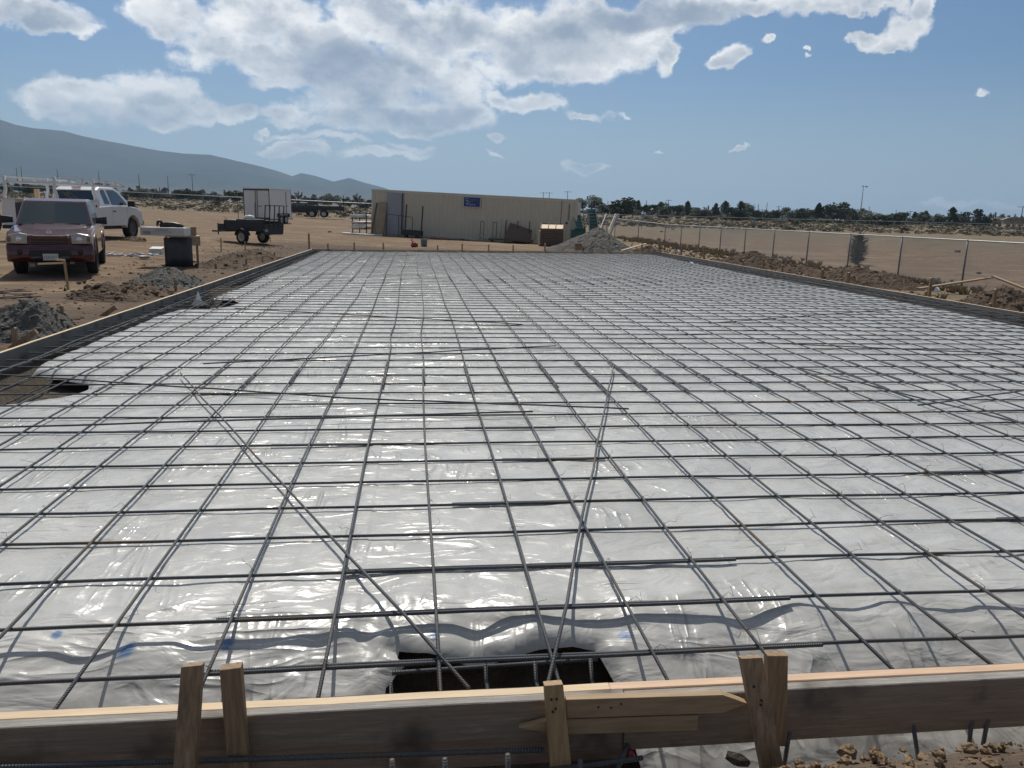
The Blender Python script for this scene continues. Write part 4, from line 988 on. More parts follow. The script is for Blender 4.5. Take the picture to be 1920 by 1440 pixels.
# ------------------------------------------------------------------ white utility truck. local +y = forward
def utility_truck():
    t = empty('utility_truck', (-12.95, 26.5, float(gz0(-11.8, 29))), math.radians(-9), 'white service body truck with pipe rack parked behind the maroon pickup', 'utility truck')
    W_ = 1.0; WM = M['white_paint']
    # cab and front in profile: y forward from rear of the body (0) to 5.75
    prof = [(2.55, .62), (2.55, 1.22), (3.30, 1.26), (4.60, 1.27), (5.30, 1.20), (5.62, 1.08), (5.70, .92), (5.72, .62)]
    low = [(5.55, .55)]+[(p[0], p[1]) for p in arch(4.95, .42, .50, 10, 0, 180)]+[(4.35, .52), (2.6, .52)]
    mb = MB(); mb.prism(prof+low, W_-.03, 'x'); mb.build('body', WM, t, bevel=.03)
    cab = [(2.62, 1.22), (2.72, 1.82), (2.95, 1.93), (3.95, 1.93), (4.25, 1.83), (4.95, 1.24)]
    wt = lambda a, b: W_-.05-(b-1.22)*.26
    mb = MB(); mb.prism(cab, W_, 'x', wtop=wt); mb.build('cab', WM, t, bevel=.035)
    def sidew(q, name='side_window', m='glass'):
        for s in (-1, 1):
            mb = MB(); vs = [(s*(wt(a, b)+.006), a, b) for a, b in q]+[(s*(wt(a, b)-.02), a, b) for a, b in q]; n = len(q)
            mb.add(vs, [tuple(range(n)), tuple(range(2*n-1, n-1, -1))]+[(i, i+n, (i+1) % n+n, (i+1) % n) for i in range(n)]); mb.build(name, M[m], t, bevel=.01)
    sidew([(2.98, 1.32), (2.92, 1.78), (3.0, 1.84), (3.22, 1.84), (3.36, 1.32)])
    sidew([(3.46, 1.30), (3.36, 1.84), (3.90, 1.84), (4.12, 1.76), (4.58, 1.36), (4.58, 1.30)])
    # rear window strip, windscreen
    mb = MB(); mb.add([(-.76, 2.62, 1.45), (.76, 2.62, 1.45), (.70, 2.69, 1.80), (-.70, 2.69, 1.80), (-.76, 2.68, 1.42), (.76, 2.68, 1.42), (.70, 2.75, 1.78), (-.70, 2.75, 1.78)], [(0, 1, 2, 3), (7, 6, 5, 4), (0, 4, 5, 1), (1, 5, 6, 2), (2, 6, 7, 3), (3, 7, 4, 0)]); mb.build('rear_window', M['glass'], t)
    mb = MB(); mb.add([(-.84, 4.93, 1.28), (.84, 4.93, 1.28), (.74, 4.30, 1.80), (-.74, 4.30, 1.80), (-.84, 4.9, 1.26), (.84, 4.9, 1.26), (.74, 4.27, 1.78), (-.74, 4.27, 1.78)], [(0, 1, 2, 3), (7, 6, 5, 4), (0, 4, 5, 1), (1, 5, 6, 2), (2, 6, 7, 3), (3, 7, 4, 0)]); mb.build('windscreen', M['glass_w'], t)
    mb = MB(); mb.box((0, 2.80, 1.905), (.32, .06, .04)); mb.build('brake_light', M['red_tool'], t)
    # service body boxes
    for s in (-1, 1):
        bp = [(0, .55), (0, 1.42), (2.50, 1.42), (2.50, .55)]+[(2.1, .55)]+arch(1.45, .42, .48, 8, 0, 180)+[(.7, .55)]
        mb = MB(); mb.prism(bp, .24, 'x', s*.76); sb = mb.build('service_box', WM, t, bevel=.012)
        for (a, b, c, d) in ((.08, .62, .88, 1.36), (.94, .98, 1.98, 1.36), (2.04, .62, 2.45, 1.36)):
            mb = MB(); mb.box((s*1.003, (a+c)/2, (b+d)/2), (.02, c-a, d-b)); dr_ = mb.build('compartment_door', WM, sb, bevel=.006)
            mb = MB(); mb.lathe([(.001, 0), (.04, 0), (.05, -.008), (.05, -.02)] if s > 0 else [(.001, 0), (.04, 0), (.05, .008), (.05, .02)], 10, 'x', (s*1.03, (a+c)/2, d-.12)); mb.build('latch', M['dark_steel'], sb)
        mb = MB(); mb.box((s*.76, 1.25, 1.435), (.52, 2.54, .03)); mb.build('box_lid', M['white_trailer'], sb)
        wheel(t, (s*.80, 1.45, .40), .40, .28, 'rim_dark'); wheel(t, (s*.80, 4.95, .40), .40, .28, 'rim_dark')
        mb = MB(); mb.loft([[(s*(1.02+.26*f), 4.50+dy, 1.36+dz) for dy, dz in ((-.05, -.12), (.05, -.12), (.06, .1), (-.05, .1))] for f in (0, .25, 1)], False); mb.build('side_mirror', M['black_plastic'], t, bevel=.015)
        mb = MB(); mb.box((s*.972, 3.55, 1.06), (.03, .18, .04)); mb.build('door_handle', M['black_plastic'], t)
        mb = MB()
        for yy in (3.40, 4.52): mb.box((s*.971, yy, .90), (.004, .012, .62))
        mb.build('door_seam', M['door_grey'], t)
        mb = MB(); mb.box((s*.80, 5.70, .95), (.26, .06, .22)); mb.build('headlight', M['lamp_glass'], t, bevel=.01)
    mb = MB(); mb.box((0, 5.76, .62), (1.9, .14, .22)); mb.build('front_bumper', M['chrome'], t, bevel=.02)
    mb = MB(); mb.box((0, .03, .95), (1.04, .05, .72)); mb.build('tailgate', M['dark_tarp'], t)
    mb = MB(); mb.box((0, 1.25, .60), (1.06, 2.4, .06)); mb.build('bed_floor', M['dark_steel'], t)
    mb = MB(); mb.box((0, 2.6, .46), (1.5, 5.0, .14)); mb.box((0, -.06, .5), (1.9, .14, .12)); mb.build('chassis', M['black_plastic'], t)
    # pipe rack
    mb = MB(); 
    for s in (-1, 1):
        for yy in (.08, 2.42):
            mb.tube([(s*.90, yy, 1.44), (s*.90, yy, 1.56), (s*.84, yy, 1.75), (s*.86, yy, 1.98), (s*.86, yy, 2.18)], .055, 8)
        mb.bar((s*.86, .0, 1.98), (s*.86, 4.6, 1.98), .05, .06); mb.bar((s*.86, .0, 2.15), (s*.86, 3.9, 2.15), .05, .05); mb.bar((s*.86, 3.9, 2.15), (s*.86, 4.6, 2.0), .05, .05)
        for yy in (.9, 1.7, 3.2, 3.9): mb.box((s*.86, yy, 2.07), (.05, .12, .14))
    for yy in (.08, 2.42, 4.55): mb.bar((-.86, yy, 1.98), (.86, yy, 1.98), .06, .06)
    mb.build('pipe_rack', WM, t)
    mb = MB(); mb.box((0, 1.2, 1.40), (.9, 2.2, .04)); mb.box((-.1, .6, 1.60), (.12, .12, .35)); mb.build('load', M['pale_ply'], t)
    return t
utility_truck()
# black tyre at the left edge
q = atg(0, 438); t = empty('tractor_wheel', (q[0]-.32, q[1], q[2]), math.radians(55), 'big black tyre half cut off by the left frame edge', 'tyre')
wheel(t, (0, 0, .5), .5, .42, 'rim_dark')

# ------------------------------------------------------------------ work table with vinyl window box, tool belt etc
def table():
    c = atg(338, 500); zt = float(gz0(c[0], c[1])); s = 1.0; rz = math.radians(24)
    t = empty('work_table', (c[0], c[1]+.3, zt), rz, 'rough wooden work table with dark cloth side behind the gravel heap', 'work table')
    for (x, y) in ((-.30, -.35), (.30, -.35), (-.30, .55), (.30, .55)):
        mb = MB(); mb.box((x, y, .38), (.05, .05, .76)); mb.build('leg', M['stake'], t)
    mb = MB(); mb.box((0, .1, .77), (.75, 1.15, .03)); mb.build('table_top', M['pale_ply'], t)
    mb = MB(); mb.box((.36, .1, .65), (.02, 1.1, .22)); mb.box((0, -.44, .65), (.72, .02, .22)); mb.build('apron', M['plywood'], t)
    mb = MB(); mb.box((.0, .1, .12), (.6, .95, .03)); mb.build('lower_shelf', M['weather_x'], t)
    # dark sheet hanging on the front left side
    mb = MB(); P = []
    for i in range(9):
        f = i/8; x = -.50+f*.66; P.append([(x, -.50-.02*math.sin(f*17), .02+.72*g) for g in (0, .33, .66, 1)])
    mb.loft([r_+[(p[0], p[1]+.02, p[2]) for p in r_[::-1]] for r_ in P]); mb.build('hanging_cloth', M['dark_tarp'], t)
    L = Matrix.Rotation(rz, 3, 'Z')
    def on(x, y, z): v = L @ Vector((x, y, 0)); return (c[0]+v.x, c[1]+.3+v.y, zt+z)
    mb = MB(); mb.box((0, 0, .10), (1.10, .42, .20)); b = mb.build('long_carton', M['vinyl'], None, on(-.42, -.34, .79), math.radians(-6), bevel=.01)
    prop(b, 'long white carton lying across the work table and overhanging left', 'carton')
    mb = MB(); mb.box((-.38, -.214, .07), (.18, .006, .07)); mb.box((-.0, -.214, .14), (.34, .006, .022)); mb.box((0, -.214, .09), (.5, .006, .012)); mb.build('printing', M['door_grey'], b)
    mb = MB(); mb.box((0, 0, .11), (.22, .24, .22)); prop(mb.build('cardboard_box', M['cardboard'], None, on(.18, -.30, .79), .5, bevel=.006), 'small brown box at the right end of the white carton', 'box')
    mb = MB(); mb.tube([(-.32, 0, .03), (-.30, .02, .15), (-.26, 0, .17), (-.2, 0, .10)], [.03, .035, .035, .04], 7); mb.tube([(-.26, 0, .04), (-.1, .02, .07), (.08, 0, .07), (.22, 0, .05), (.3, .05, .03)], [.04, .07, .065, .055, .03], 8)
    prop(mb.build('tool_belt', M['black_plastic'], None, on(-.30, -.34, .99)), 'black tool belt lying on the white carton', 'tool belt')
table()
# debris on the ground left of the table
q = atg(250, 482); mb = MB(); rr = random.Random(4)
for k in range(34):
    a = rr.uniform(0, 3.14); x = rr.uniform(-.7, .75); y = rr.uniform(-.4, .4); L = rr.uniform(.08, .35)
    mb.bar((x, y, .02+rr.uniform(0, .06)), (x+L*math.cos(a), y+L*math.sin(a), .02+rr.uniform(0, .10)), rr.uniform(.02, .09), rr.uniform(.01, .03))
prop(mb.build('scrap_heap', M['door_grey'], loc=q), 'heap of grey metal offcuts on the dirt left of the table', 'scrap')
for k, (px, py, w, m, lab) in enumerate(((212, 478, .5, 'pale_ply', 'thin pale board lying at the left end of the scrap'), (294, 475, .4, 'vinyl', 'yellowish carton lid lying right of the scrap'), (271, 486, .3, 'alu', 'small round metal pan on the dirt in front of the scrap'))):
    q = atg(px, py); mb = MB()
    if k == 2: mb.lathe([(.001, .02), (.13, .02), (.15, .09), (.14, .09), (.12, .03), (.001, .03)], 14)
    elif k == 1: mb.box((0, 0, .07), (.36, .26, .14)); mb.add([(-.18, -.13, .145), (.18, -.13, .145), (.2, .16, .20), (-.16, .16, .20)], [(0, 1, 2, 3)])
    else: mb.bar((-.25, 0, .04), (.25, .03, .02), .12, .018)
    prop(mb.build(['scrap_board', 'carton', 'metal_pan'][k], M[m], loc=q), lab, ['board', 'carton', 'pan'][k])
# pile of short rods at the left edge
RP = 'offcut rods piled at the left edge'; rr = random.Random(9)
for k in range(9):
    q = atg(rr.uniform(5, 50), rr.uniform(548, 566)); a = rr.uniform(-.5, .9); L = rr.uniform(.25, .42)
    mb = MB(); mb.tube([(-L*math.cos(a), -L*math.sin(a), .02), (L*math.cos(a), L*math.sin(a), .05+rr.uniform(0, .06))], .008, 6)
    prop(mb.build('rebar_offcut', M['rebar_x'], loc=q), 'short rusty rod in the loose pile at the left frame edge', 'rebar offcut', RP)
# surveyor stakes with cross pieces
def hub(px, py, tx, ty, lab, cross=None):
    q = atg(px, py); tt = aty(tx, ty, q[1]); 
    mb = MB(); mb.bar((0, 0, -.05), (tt[0]-q[0], 0, tt[2]-q[2]), .035, .035); t = mb.build('batter_stake', M['stake_new'], loc=q); prop(t, lab, 'stake', 'thin marker stakes left of the form')
    if cross:
        a = aty(*cross[0], q[1]); b = aty(*cross[1], q[1]); mb = MB(); mb.bar(a-q, b-q, .03, .03); mb.build('cross_piece', M['pale_ply'], t)
        if len(cross) > 2:
            a = aty(*cross[2], q[1]); b = aty(*cross[3], q[1]); mb = MB(); mb.bar(a-q, b-q, .03, .035); mb.build('cross_piece', M['pale_ply'], t)
hub(128, 543, 121, 490, 'thin stake with pale cross pieces in front of the maroon pickup', ((71, 495), (121, 493), (105, 487), (122, 488)))
hub(415, 472, 414, 446, 'thin red brown marker stake in front of the trailer tongue')
hub(460, 472, 459, 452, 'thin marker stake in front of the trailer wheel')
hub(507, 453, 506, 444, 'thin marker stake under the trailer ramp gate')
hub(492, 490, 493, 479, 'short pale tipped stake among the clods')
for k, (px, py) in enumerate(((137, 549), (122, 546), (148, 532), (158, 530), (56, 560))):
    q = atg(px, py); o = lumps('rock', [(0, 0, .02)], M['soil'], '', .05, .075, 70+k); del o['kind']; o.location = q
    o['label'] = ['reddish stone at the foot of the crossed stake, right one', 'reddish stone at the foot of the crossed stake, left one', 'upright stone behind and right of the crossed stake', 'rounded stone next to the upright one behind the stake', 'single dark stone below the rod pile'][k]; o['category'] = 'rock'; o['group'] = 'stones left of the form'

# ------------------------------------------------------------------ small black utility trailer
def small_trailer():
    a = atg(459, 457); h = Vector((-.84, .537, 0)).normalized(); ang = math.atan2(h.y, h.x)
    t = empty('utility_trailer', (a[0], a[1], a[2]), ang, 'small black utility trailer with raised mesh ramp gate', 'trailer'); t.scale = (.88, .88, .88)
    # local x forward (towards the tongue), y to the right side away from us... near wheel at y=+0
    s = -1   # far side direction
    DS = M['dark_steel']
    mb = MB(); mb.box((.05, s*.62, .60), (2.3, 1.15, .06)); mb.build('deck', DS, t)
    for yy in (-.03, s*1.22):
        mb = MB(); mb.box((.05, yy, .82), (2.3, .03, .42)); mb.build('side_panel', DS, t)
    mb = MB(); mb.box((1.2, s*.62, .80), (.03, 1.25, .40)); mb.build('front_panel', DS, t)
    mb = MB(); mb.box((.9, s*.62, .94), (.65, 1.1, .22)); mb.box((.2, s*.62, .98), (.7, 1.1, .24)); mb.build('load', M['dark_tarp'], t, bevel=.03)
    mb = MB(); mb.bar((1.2, s*.1, .55), (2.3, s*.6, .5), .07, .08); mb.bar((1.2, s*1.1, .55), (2.3, s*.6, .5), .07, .08); mb.box((2.42, s*.6, .50), (.26, .09, .08)); mb.build('tongue', DS, t)
    mb = MB(); mb.tube([(2.2, s*.6, .35), (2.2, s*.6, .88)], .03, 8); mb.build('jack', DS, t)
    mb = MB(); mb.box((1.55, s*.6, .68), (.60, .62, .36)); mb.build('tool_chest', DS, t, bevel=.015)
    wheel(t, (0, .12, .31), .31, .2, axis='y'); wheel(t, (.0, s*1.2, .31), .31, .2, axis='y')
    for yy in (.12, s*1.2):
        mb = MB(); P = []
        for k in range(9):
            v = math.radians(10+20*k); P.append([(.38*math.cos(v), yy-.12, .31+.38*math.sin(v)), (.38*math.cos(v), yy+.12, .31+.38*math.sin(v)), (.36*math.cos(v), yy+.12, .31+.36*math.sin(v)), (.36*math.cos(v), yy-.12, .31+.36*math.sin(v))])
        mb.loft(P, False); mb.build('mudguard', DS, t)
    mb = MB(); x0, x1 = -1.15, -1.28; W2 = 1.2
    for k in range(5):
        yy = -.03+s*k*W2/4; mb.bar((x0, yy, .45), (x1, yy, 1.72), .035, .035)
    for f in (0, .5, 1): mb.bar((x0+(x1-x0)*f, 0, .45+1.27*f), (x0+(x1-x0)*f, s*W2, .45+1.27*f), .035, .035)
    mb.box((-1.17, s*.6, .68), (.03, 1.2, .45)); mb.build('ramp_gate', DS, t)
    mb = MB(); mb.box((-1.2, s*.12, .62), (.02, .18, .12)); mb.build('tail_light', M['alu'], t)
    c = h
    mb = MB(); mb.box((0, 0, .08), (.30, .22, .16)); mb.tube([(.1, 0, .16), (.28, 0, .30)], .015, 6); p = Vector(a)+Matrix.Rotation(ang, 3, 'Z') @ Vector((1.32, s*.53, .757))
    prop(mb.build('fuel_can', M['red_tool'], None, p, ang), 'red fuel can on the chest of the small black trailer', 'fuel can')
    p = Vector(a)+Matrix.Rotation(ang, 3, 'Z') @ Vector((.18, s*.5, .968)); mb = MB()
    mb.lathe([(.001, .16), (.16, .15), (.22, .05), (.22, 0), (.001, 0)], 12); prop(mb.build('bag', M['vinyl'], None, p), 'pale bundle on top of the small black trailer', 'bag')
small_trailer()

# ------------------------------------------------------------------ white enclosed cargo trailer
def cargo_trailer():
    a = atg(507, 423); az_ = math.atan2(a[0]-CAM[0], a[1]-CAM[1]); d = math.hypot(a[0]-CAM[0], a[1]-CAM[1])
    d = 62.0; x = CAM[0]+d*math.sin(az_); y = CAM[1]+d*math.cos(az_); z = float(gz0(x, y))-.05
    t = empty('cargo_trailer', (x, y, z), math.radians(-16), 'white enclosed cargo trailer with double rear doors', 'cargo trailer')
    WT = M['white_trailer']
    # origin at rear right corner; local y forward, x from -2.0 (left) to 0
    mb = MB(); mb.prism([(-2.0, 0), (0, 0), (0, 3.7), (-.25, 4.1), (-1.0, 4.55), (-1.75, 4.1), (-2.0, 3.7)], 1.06, 'z', 1.46); mb.build('body', WT, t)
    mb = MB(); mb.prism([(-2.03, -.03), (.03, -.03), (.03, 3.72), (-.24, 4.14), (-1.0, 4.6), (-1.76, 4.14), (-2.03, 3.72)], .03, 'z', 2.55); mb.build('roof', M['roof_pale'], t)
    mb = MB()
    for xx in (-1.99, -.01): mb.box((xx, -.02, 1.47), (.06, .03, 2.1))
    mb.box((-1, -.02, 2.47), (2.0, .03, .09)); mb.box((-1, -.02, .43), (2.0, .04, .12)); mb.build('rear_frame', M['dark_steel'], t)
    for s in (0, 1):
        mb = MB(); mb.box((-.50-s*.99, -.02, 1.44), (.93, .03, 1.92)); dr_ = mb.build('rear_door', WT, t)
        mb = MB(); mb.tube([(-.92 if s == 0 else -1.07, -.05, .5), (-.92 if s == 0 else -1.07, -.05, 2.4)], .018, 6); mb.box((-.75, -.055, 1.3), (.35, .02, .04)) if s == 0 else None; mb.build('lock_rod', M['dark_steel'], dr_)
    mb = MB(); mb.box((.012, 3.2, 1.45), (.02, .85, 1.85)); sdo = mb.build('side_door', WT, t)
    mb = MB()
    for yy in (2.77, 3.63): mb.box((.02, yy, 1.45), (.02, .035, 1.9))
    mb.box((.03, 2.95, 1.35), (.03, .22, .04)); mb.build('door_trim', M['dark_steel'], sdo)
    for yy in (1.7, 2.5):
        wheel(t, (.02, yy, .34), .34, .22); wheel(t, (-2.02, yy, .34), .34, .22)
    mb = MB(); 
    mb.box((.06, 2.1, .78), (.24, 1.7, .05)); mb.box((.06, 1.25, .66), (.24, .05, .28)); mb.box((.06, 2.95, .66), (.24, .05, .28)); mb.build('fender', M['dark_steel'], t)
    mb = MB(); mb.box((-1, 2.0, .40), (1.9, 4.0, .1)); mb.bar((-1, 4.4, .42), (-1, 5.6, .42), .1, .1); mb.build('chassis', M['dark_steel'], t)
    q = Vector((x, y, z)); R3 = Matrix.Rotation(math.radians(-16), 3, 'Z')
    for k, (xx, lab) in enumerate(((-1.65, 'left'), (-1.15, 'middle'), (-.35, 'right'))):
        p = q+R3 @ Vector((xx, -1.6, 0)); mb = MB(); mb.tube([(0, 0, -.1), (0, 0, 1.62-.05*k)], .022, 6)
        prop(mb.build('steel_stake', M['dark_steel'], None, p), 'dark steel rod standing before the cargo trailer doors, %s one' % lab, 'steel rod', 'rods before the cargo trailer')
cargo_trailer()
def flatbed():
    d = 88.; dd = ray(600, 400); az_ = math.atan2(dd[0], dd[1]); x = CAM[0]+d*math.sin(az_); y = CAM[1]+d*math.cos(az_); z = 1.6-(406-391)/FPX*d
    t = empty('flatbed_trailer', (x, y, z), -az_+math.radians(-4), 'dark flatbed trailer parked far behind near the rail fence', 'flatbed trailer'); DS = M['dark_steel']
    mb = MB(); mb.box((.6, 0, .85), (3.9, 2.0, .18)); mb.build('deck', DS, t)
    mb = MB(); mb.box((.6, -1.0, 1.05), (3.9, .05, .28)); mb.build('side_rail', DS, t)
    mb = MB(); mb.bar((-1.3, -.6, .95), (-2.9, 0, 1.0), .12, .16); mb.bar((-1.3, .6, .95), (-2.9, 0, 1.0), .12, .16); mb.bar((-1.3, -.6, 1.25), (-2.5, -.15, 1.35), .06, .06)
    for k in range(4): mb.bar((-1.4-.35*k, -.56+.13*k, .95), (-1.4-.35*k, -.56+.13*k, 1.3), .05, .05)
    mb.build('gooseneck', DS, t)
    for xx in (-.75, .45):
        for yy in (-1.05, 1.05): wheel(t, (xx, yy, .38), .38, .24, axis='y')
    mb = MB(); mb.box((-.15, -1.05, .84), (2.2, .3, .05)); mb.build('mudguard', DS, t)
    mb = MB(); mb.bar((2.5, -.95, .2), (2.5, -.95, 2.3), .07, .07); mb.build('post', DS, t)
    d = 96.; dd = ray(559, 395); az2 = math.atan2(dd[0], dd[1]); x = CAM[0]+d*math.sin(az2); y = CAM[1]+d*math.cos(az2); z = float(gz0(x, y))
    t = empty('parked_car', (x, y, z+.1), -az2+.2, 'dark car partly hidden behind the cargo trailer', 'car')
    mb = MB(); mb.prism([(-2.1, .35), (-2.1, .85), (-1.2, .95), (-.6, 1.42), (.9, 1.42), (1.6, .95), (2.1, .85), (2.15, .35)], .85, 'y'); mb.build('body', M['dark_steel'], t, bevel=.06)
    for xx in (-1.35, 1.35):
        for yy in (-.8, .8): wheel(t, (xx, yy, .33), .33, .2, axis='y')
    mb = MB(); mb.prism([(-.95, .98), (-.52, 1.34), (.82, 1.34), (1.35, .98)], .86, 'y'); mb.build('windows', M['glass'], t)
flatbed()

# ------------------------------------------------------------------ shipping container
def container():
    A = Vector((-2.68, 45.77, .18)); B = Vector((8.95, 42.5, -.19)); L = (B-A).length
    ang = math.atan2((B-A).y, (B-A).x); tilt = math.asin((B-A).z/L)
    t = empty('shipping_container', A, 0, 'long tan corrugated shipping container with a blue sign', 'shipping container'); t.rotation_euler = (0, -tilt, ang)
    H = 2.60; Wd = 2.44; TS = M['tan_steel']
    # local x along, y depth (+ away), z up.  front wall corrugated
    sx = L/12.5; t.scale = (sx, 1, 1)
    def corr(x0, x1, y, name, par, pitch=.278, dep=.036):
        mb = MB(); xs_ = []; x = x0
        while x < x1-.01:
            for dx, o in ((0, 0), (.07, 0), (.139, dep), (.209, dep)):
                if x+dx < x1: xs_.append((x+dx, y+o))
            x += pitch
        xs_.append((x1, y)); n = len(xs_)
        mb.add([(a, b, .16) for a, b in xs_]+[(a, b, H-.10) for a, b in xs_], [(i, i+1, n+i+1, n+i) for i in range(n-1)])
        return mb.build(name, TS, par, recalc=False)
    corr(.12, 12.43, .02, 'wall', t); 
    mb = MB(); mb.box((6.25, Wd-.02, H/2), (12.3, .04, H-.25)); mb.box((.03, Wd/2, H/2), (.04, Wd-.2, H-.2)); mb.box((12.47, Wd/2, H/2), (.04, Wd-.2, H-.2)); mb.build('wall', TS, t)
    mb = MB()
    for xx in (.06, 12.44):
        for yy in (.06, Wd-.06): mb.box((xx, yy, H/2), (.13, .13, H))
    mb.box((6.25, .035, .08), (12.3, .07, .16)); mb.box((6.25, .035, H-.05), (12.3, .07, .09)); mb.box((6.25, Wd-.04, .08), (12.3, .07, .16)); mb.build('frame', TS, t)
    mb = MB(); 
    n = 44
    mb.box((6.25, Wd/2, H+.006), (12.5, Wd, .03)); mb.build('roof', M['roof_pale'], t)
    mb = MB(); mb.tube([(0, .02, H-.005), (12.5, .02, H-.005)], .028, 10); mb.build('top_rail', M['roof_pale'], t)
    # grey door with raised panels near the left end
    mb = MB(); mb.box((1.47, -.01, 1.28), (1.02, .06, 2.44)); d = mb.build('door_frame', M['door_grey'], t, bevel=.01)
    mb = MB()
    for k in range(5): mb.box((1.45, -.045, .33+.48*k), (.88, .02, .44))
    mb.build('door_panel', M['door_grey'], d)
    mb = MB(); mb.box((1.93, -.055, 1.3), (.05, .03, 2.3)); mb.build('door_edge', M['dark_steel'], d)
    # seams and a lock near the right end
    mb = MB(); mb.box((11.55, .012, 1.5), (.03, .02, 2.0)); mb.box((12.0, .012, 1.9), (.03, .02, .9)); mb.box((11.9, .0, 1.30), (.12, .04, .10)); mb.box((11.7, .0, 1.2), (.08, .04, .07)); mb.build('door_hardware', M['dark_steel'], t)
    # sign
    mb = MB(); mb.box((0, 0, 0), (1.04, .02, .58)); s = mb.build('sign_frame', M['sign_white'], t, (6.20, -.035, 2.18))
    mb = MB(); mb.box((0, -.014, 0), (.98, .01, .52)); mb.build('sign_panel', M['sign_blue'], s)
    mb = MB(); Y_ = -.024
    def st(a, b, c, e, w=.018): mb.box(((a+c)/2, Y_, (b+e)/2), (abs(c-a)+w, .006, abs(e-b)+w))
    # monogram: an angular C running into an S
    st(-.36, .20, -.20, .20); st(-.36, .08, -.36, .20); st(-.36, .08, -.20, .08); st(-.34, .01, -.20, .01, .014); st(-.18, -.06, -.18, .03, .014); st(-.34, -.08, -.20, -.08)
    mb.build('monogram', M['sign_white'], s)
    def txt(body, size, x, z, m):
        c = bpy.data.curves.new('lettering', 'FONT'); c.body = body; c.size = size; c.extrude = .002; c.materials.append(M[m])
        o0 = bpy.data.objects.new('t', c); me = bpy.data.meshes.new_from_object(o0); me.materials.clear(); me.materials.append(M[m]); bpy.data.objects.remove(o0)
        o = bpy.data.objects.new('lettering', me); col.objects.link(o); o.parent = s; o.location = (x, -.024, z); o.rotation_euler = (math.pi/2, 0, 0); return o
    txt('CONTAINER', .078, -.13, .10, 'alu'); txt('SALES', .075, -.13, .005, 'alu'); txt('951-588-0100', .098, -.335, -.175, 'sign_white')
    Rm = t.rotation_euler.to_matrix()
    def W3(x, y, z): return A+Rm @ Vector((x*sx, y, z))
    def piece(name, build, m, loc, label, cat, group=None, bevel=0):
        mb = MB(); build(mb); o = mb.build(name, M[m], None, W3(*loc)); o.rotation_euler = (0, -tilt, ang); prop(o, label, cat, group); return o
    # things leaning on and lying before the container
    piece('plywood_sheet', lambda mb: mb.bar((0, -.35, .05), (.1, .0, 1.9), .45, .02, up=(0, 1, 0)), 'plywood', (.66, -.10, 0), 'tan plywood strip leaning on the container left of its grey door', 'plywood sheet')
    piece('plywood_sheet', lambda mb: mb.bar((-.15, -.35, .05), (.05, .0, 1.85), .10, .02, up=(0, 1, 0)), 'brown_board', (.33, -.1, 0), 'narrow dark board leaning at the left end of the container', 'board')
    def frame(mb):
        mb.bar((0, 0, 0), (0, 0, 1.25), .03); mb.bar((1.55, 0, 0), (1.55, 0, 1.15), .03); mb.bar((0, 0, 1.25), (1.55, 0, 1.15), .03); mb.bar((.75, 0, 0), (.72, 0, 1.2), .03)
    piece('metal_stand', frame, 'dark_steel', (1.2, -.75, 0), 'thin dark metal frame in front of the grey container door', 'metal frame')
    for k, (x, h) in enumerate(((2.35, 1.85), (3.35, 1.8))):
        piece('cart_post', lambda mb: mb.bar((0, 0, 0), (.02, .15, h), .06), 'dark_steel', (x, -.75, 0), ['dark upright post just right of the container door', 'second dark upright post, above the low cart'][k], 'post', 'posts before the container')
    piece('low_cart', lambda mb: (mb.box((0, 0, .28), (1.1, .7, .3)), mb.box((-.3, -.2, .1), (.15, .4, .2)), mb.box((.35, -.2, .1), (.15, .4, .2))), 'dark_steel', (2.85, -.9, 0), 'low dark cart standing before the container', 'cart', bevel=.02)
    def rolled(mb):
        for k in range(5): mb.tube([(-1.1, -.1+.06*k, .08+.04*(k % 2)), (1.1, .02*k, .06)], .045, 7)
    piece('board_bundle', rolled, 'weather_x', (5.2, -1.0, 0), 'grey bundle of boards lying on the ground before the container', 'boards')
    for k, x in enumerate((6.9, 7.65)):
        def fr(mb): mb.bar((0, 0, 0), (0, 0, 1.12), .03); mb.bar((.2, 0, 0), (.2, 0, 1.12), .03); mb.bar((0, 0, 1.12), (.2, 0, 1.12), .03)
        piece('trolley_handle', fr, 'dark_steel', (x, -.6, 0), ['left one of two narrow metal handles before the container', 'right one of two narrow metal handles before the container'][k], 'metal frame', 'narrow metal frames')
    piece('curved_pipe', lambda mb: mb.tube([(-.35, 0, .42), (-.15, 0, .28), (.1, 0, .17), (.45, 0, .16), (.55, 0, .10)], .045, 8), 'alu', (7.25, -1.0, 0), 'pale curved pipe lying between the narrow metal frames', 'pipe')
    piece('leaning_panel', lambda mb: (mb.bar((-.0, -.55, .08), (.25, .0, .95), 1.35, .04, up=(0, 1, 0)), None), 'brown_board', (9.0, -.15, 0), 'dark brown panel leaning on the container among posts', 'panel')
    for k, x in enumerate((8.35, 9.05, 9.75)):
        piece('steel_post', lambda mb: mb.bar((0, 0, 0), (0, .1, 1.28), .05), 'dark_steel', (x, -.30, 0), '%s of three dark posts around the brown leaning panel' % ['left', 'middle', 'right'][k], 'post', 'posts around the leaning panel')
    piece('low_shelf', lambda mb: (mb.box((0, 0, .20), (2.5, .5, .10)), mb.box((-1.1, 0, .08), (.1, .4, .16)), mb.box((1.1, 0, .08), (.1, .4, .16))), 'brown_board', (8.8, -.9, 0), 'long low dark platform beneath the leaning brown panel', 'platform')
    # panel crate
    c = W3(11.35, -2.3, 0); t2 = empty('panel_stack', c, ang+.06, 'stack of form panels with a sunlit pale wooden top before the container', 'panel stack')
    mb = MB()
    for k in range(8): mb.box((0+.012*(k % 2), 0, .1+.115*k), (1.22, .9, .095))
    mb.build('panels', M['brown_board'], t2)
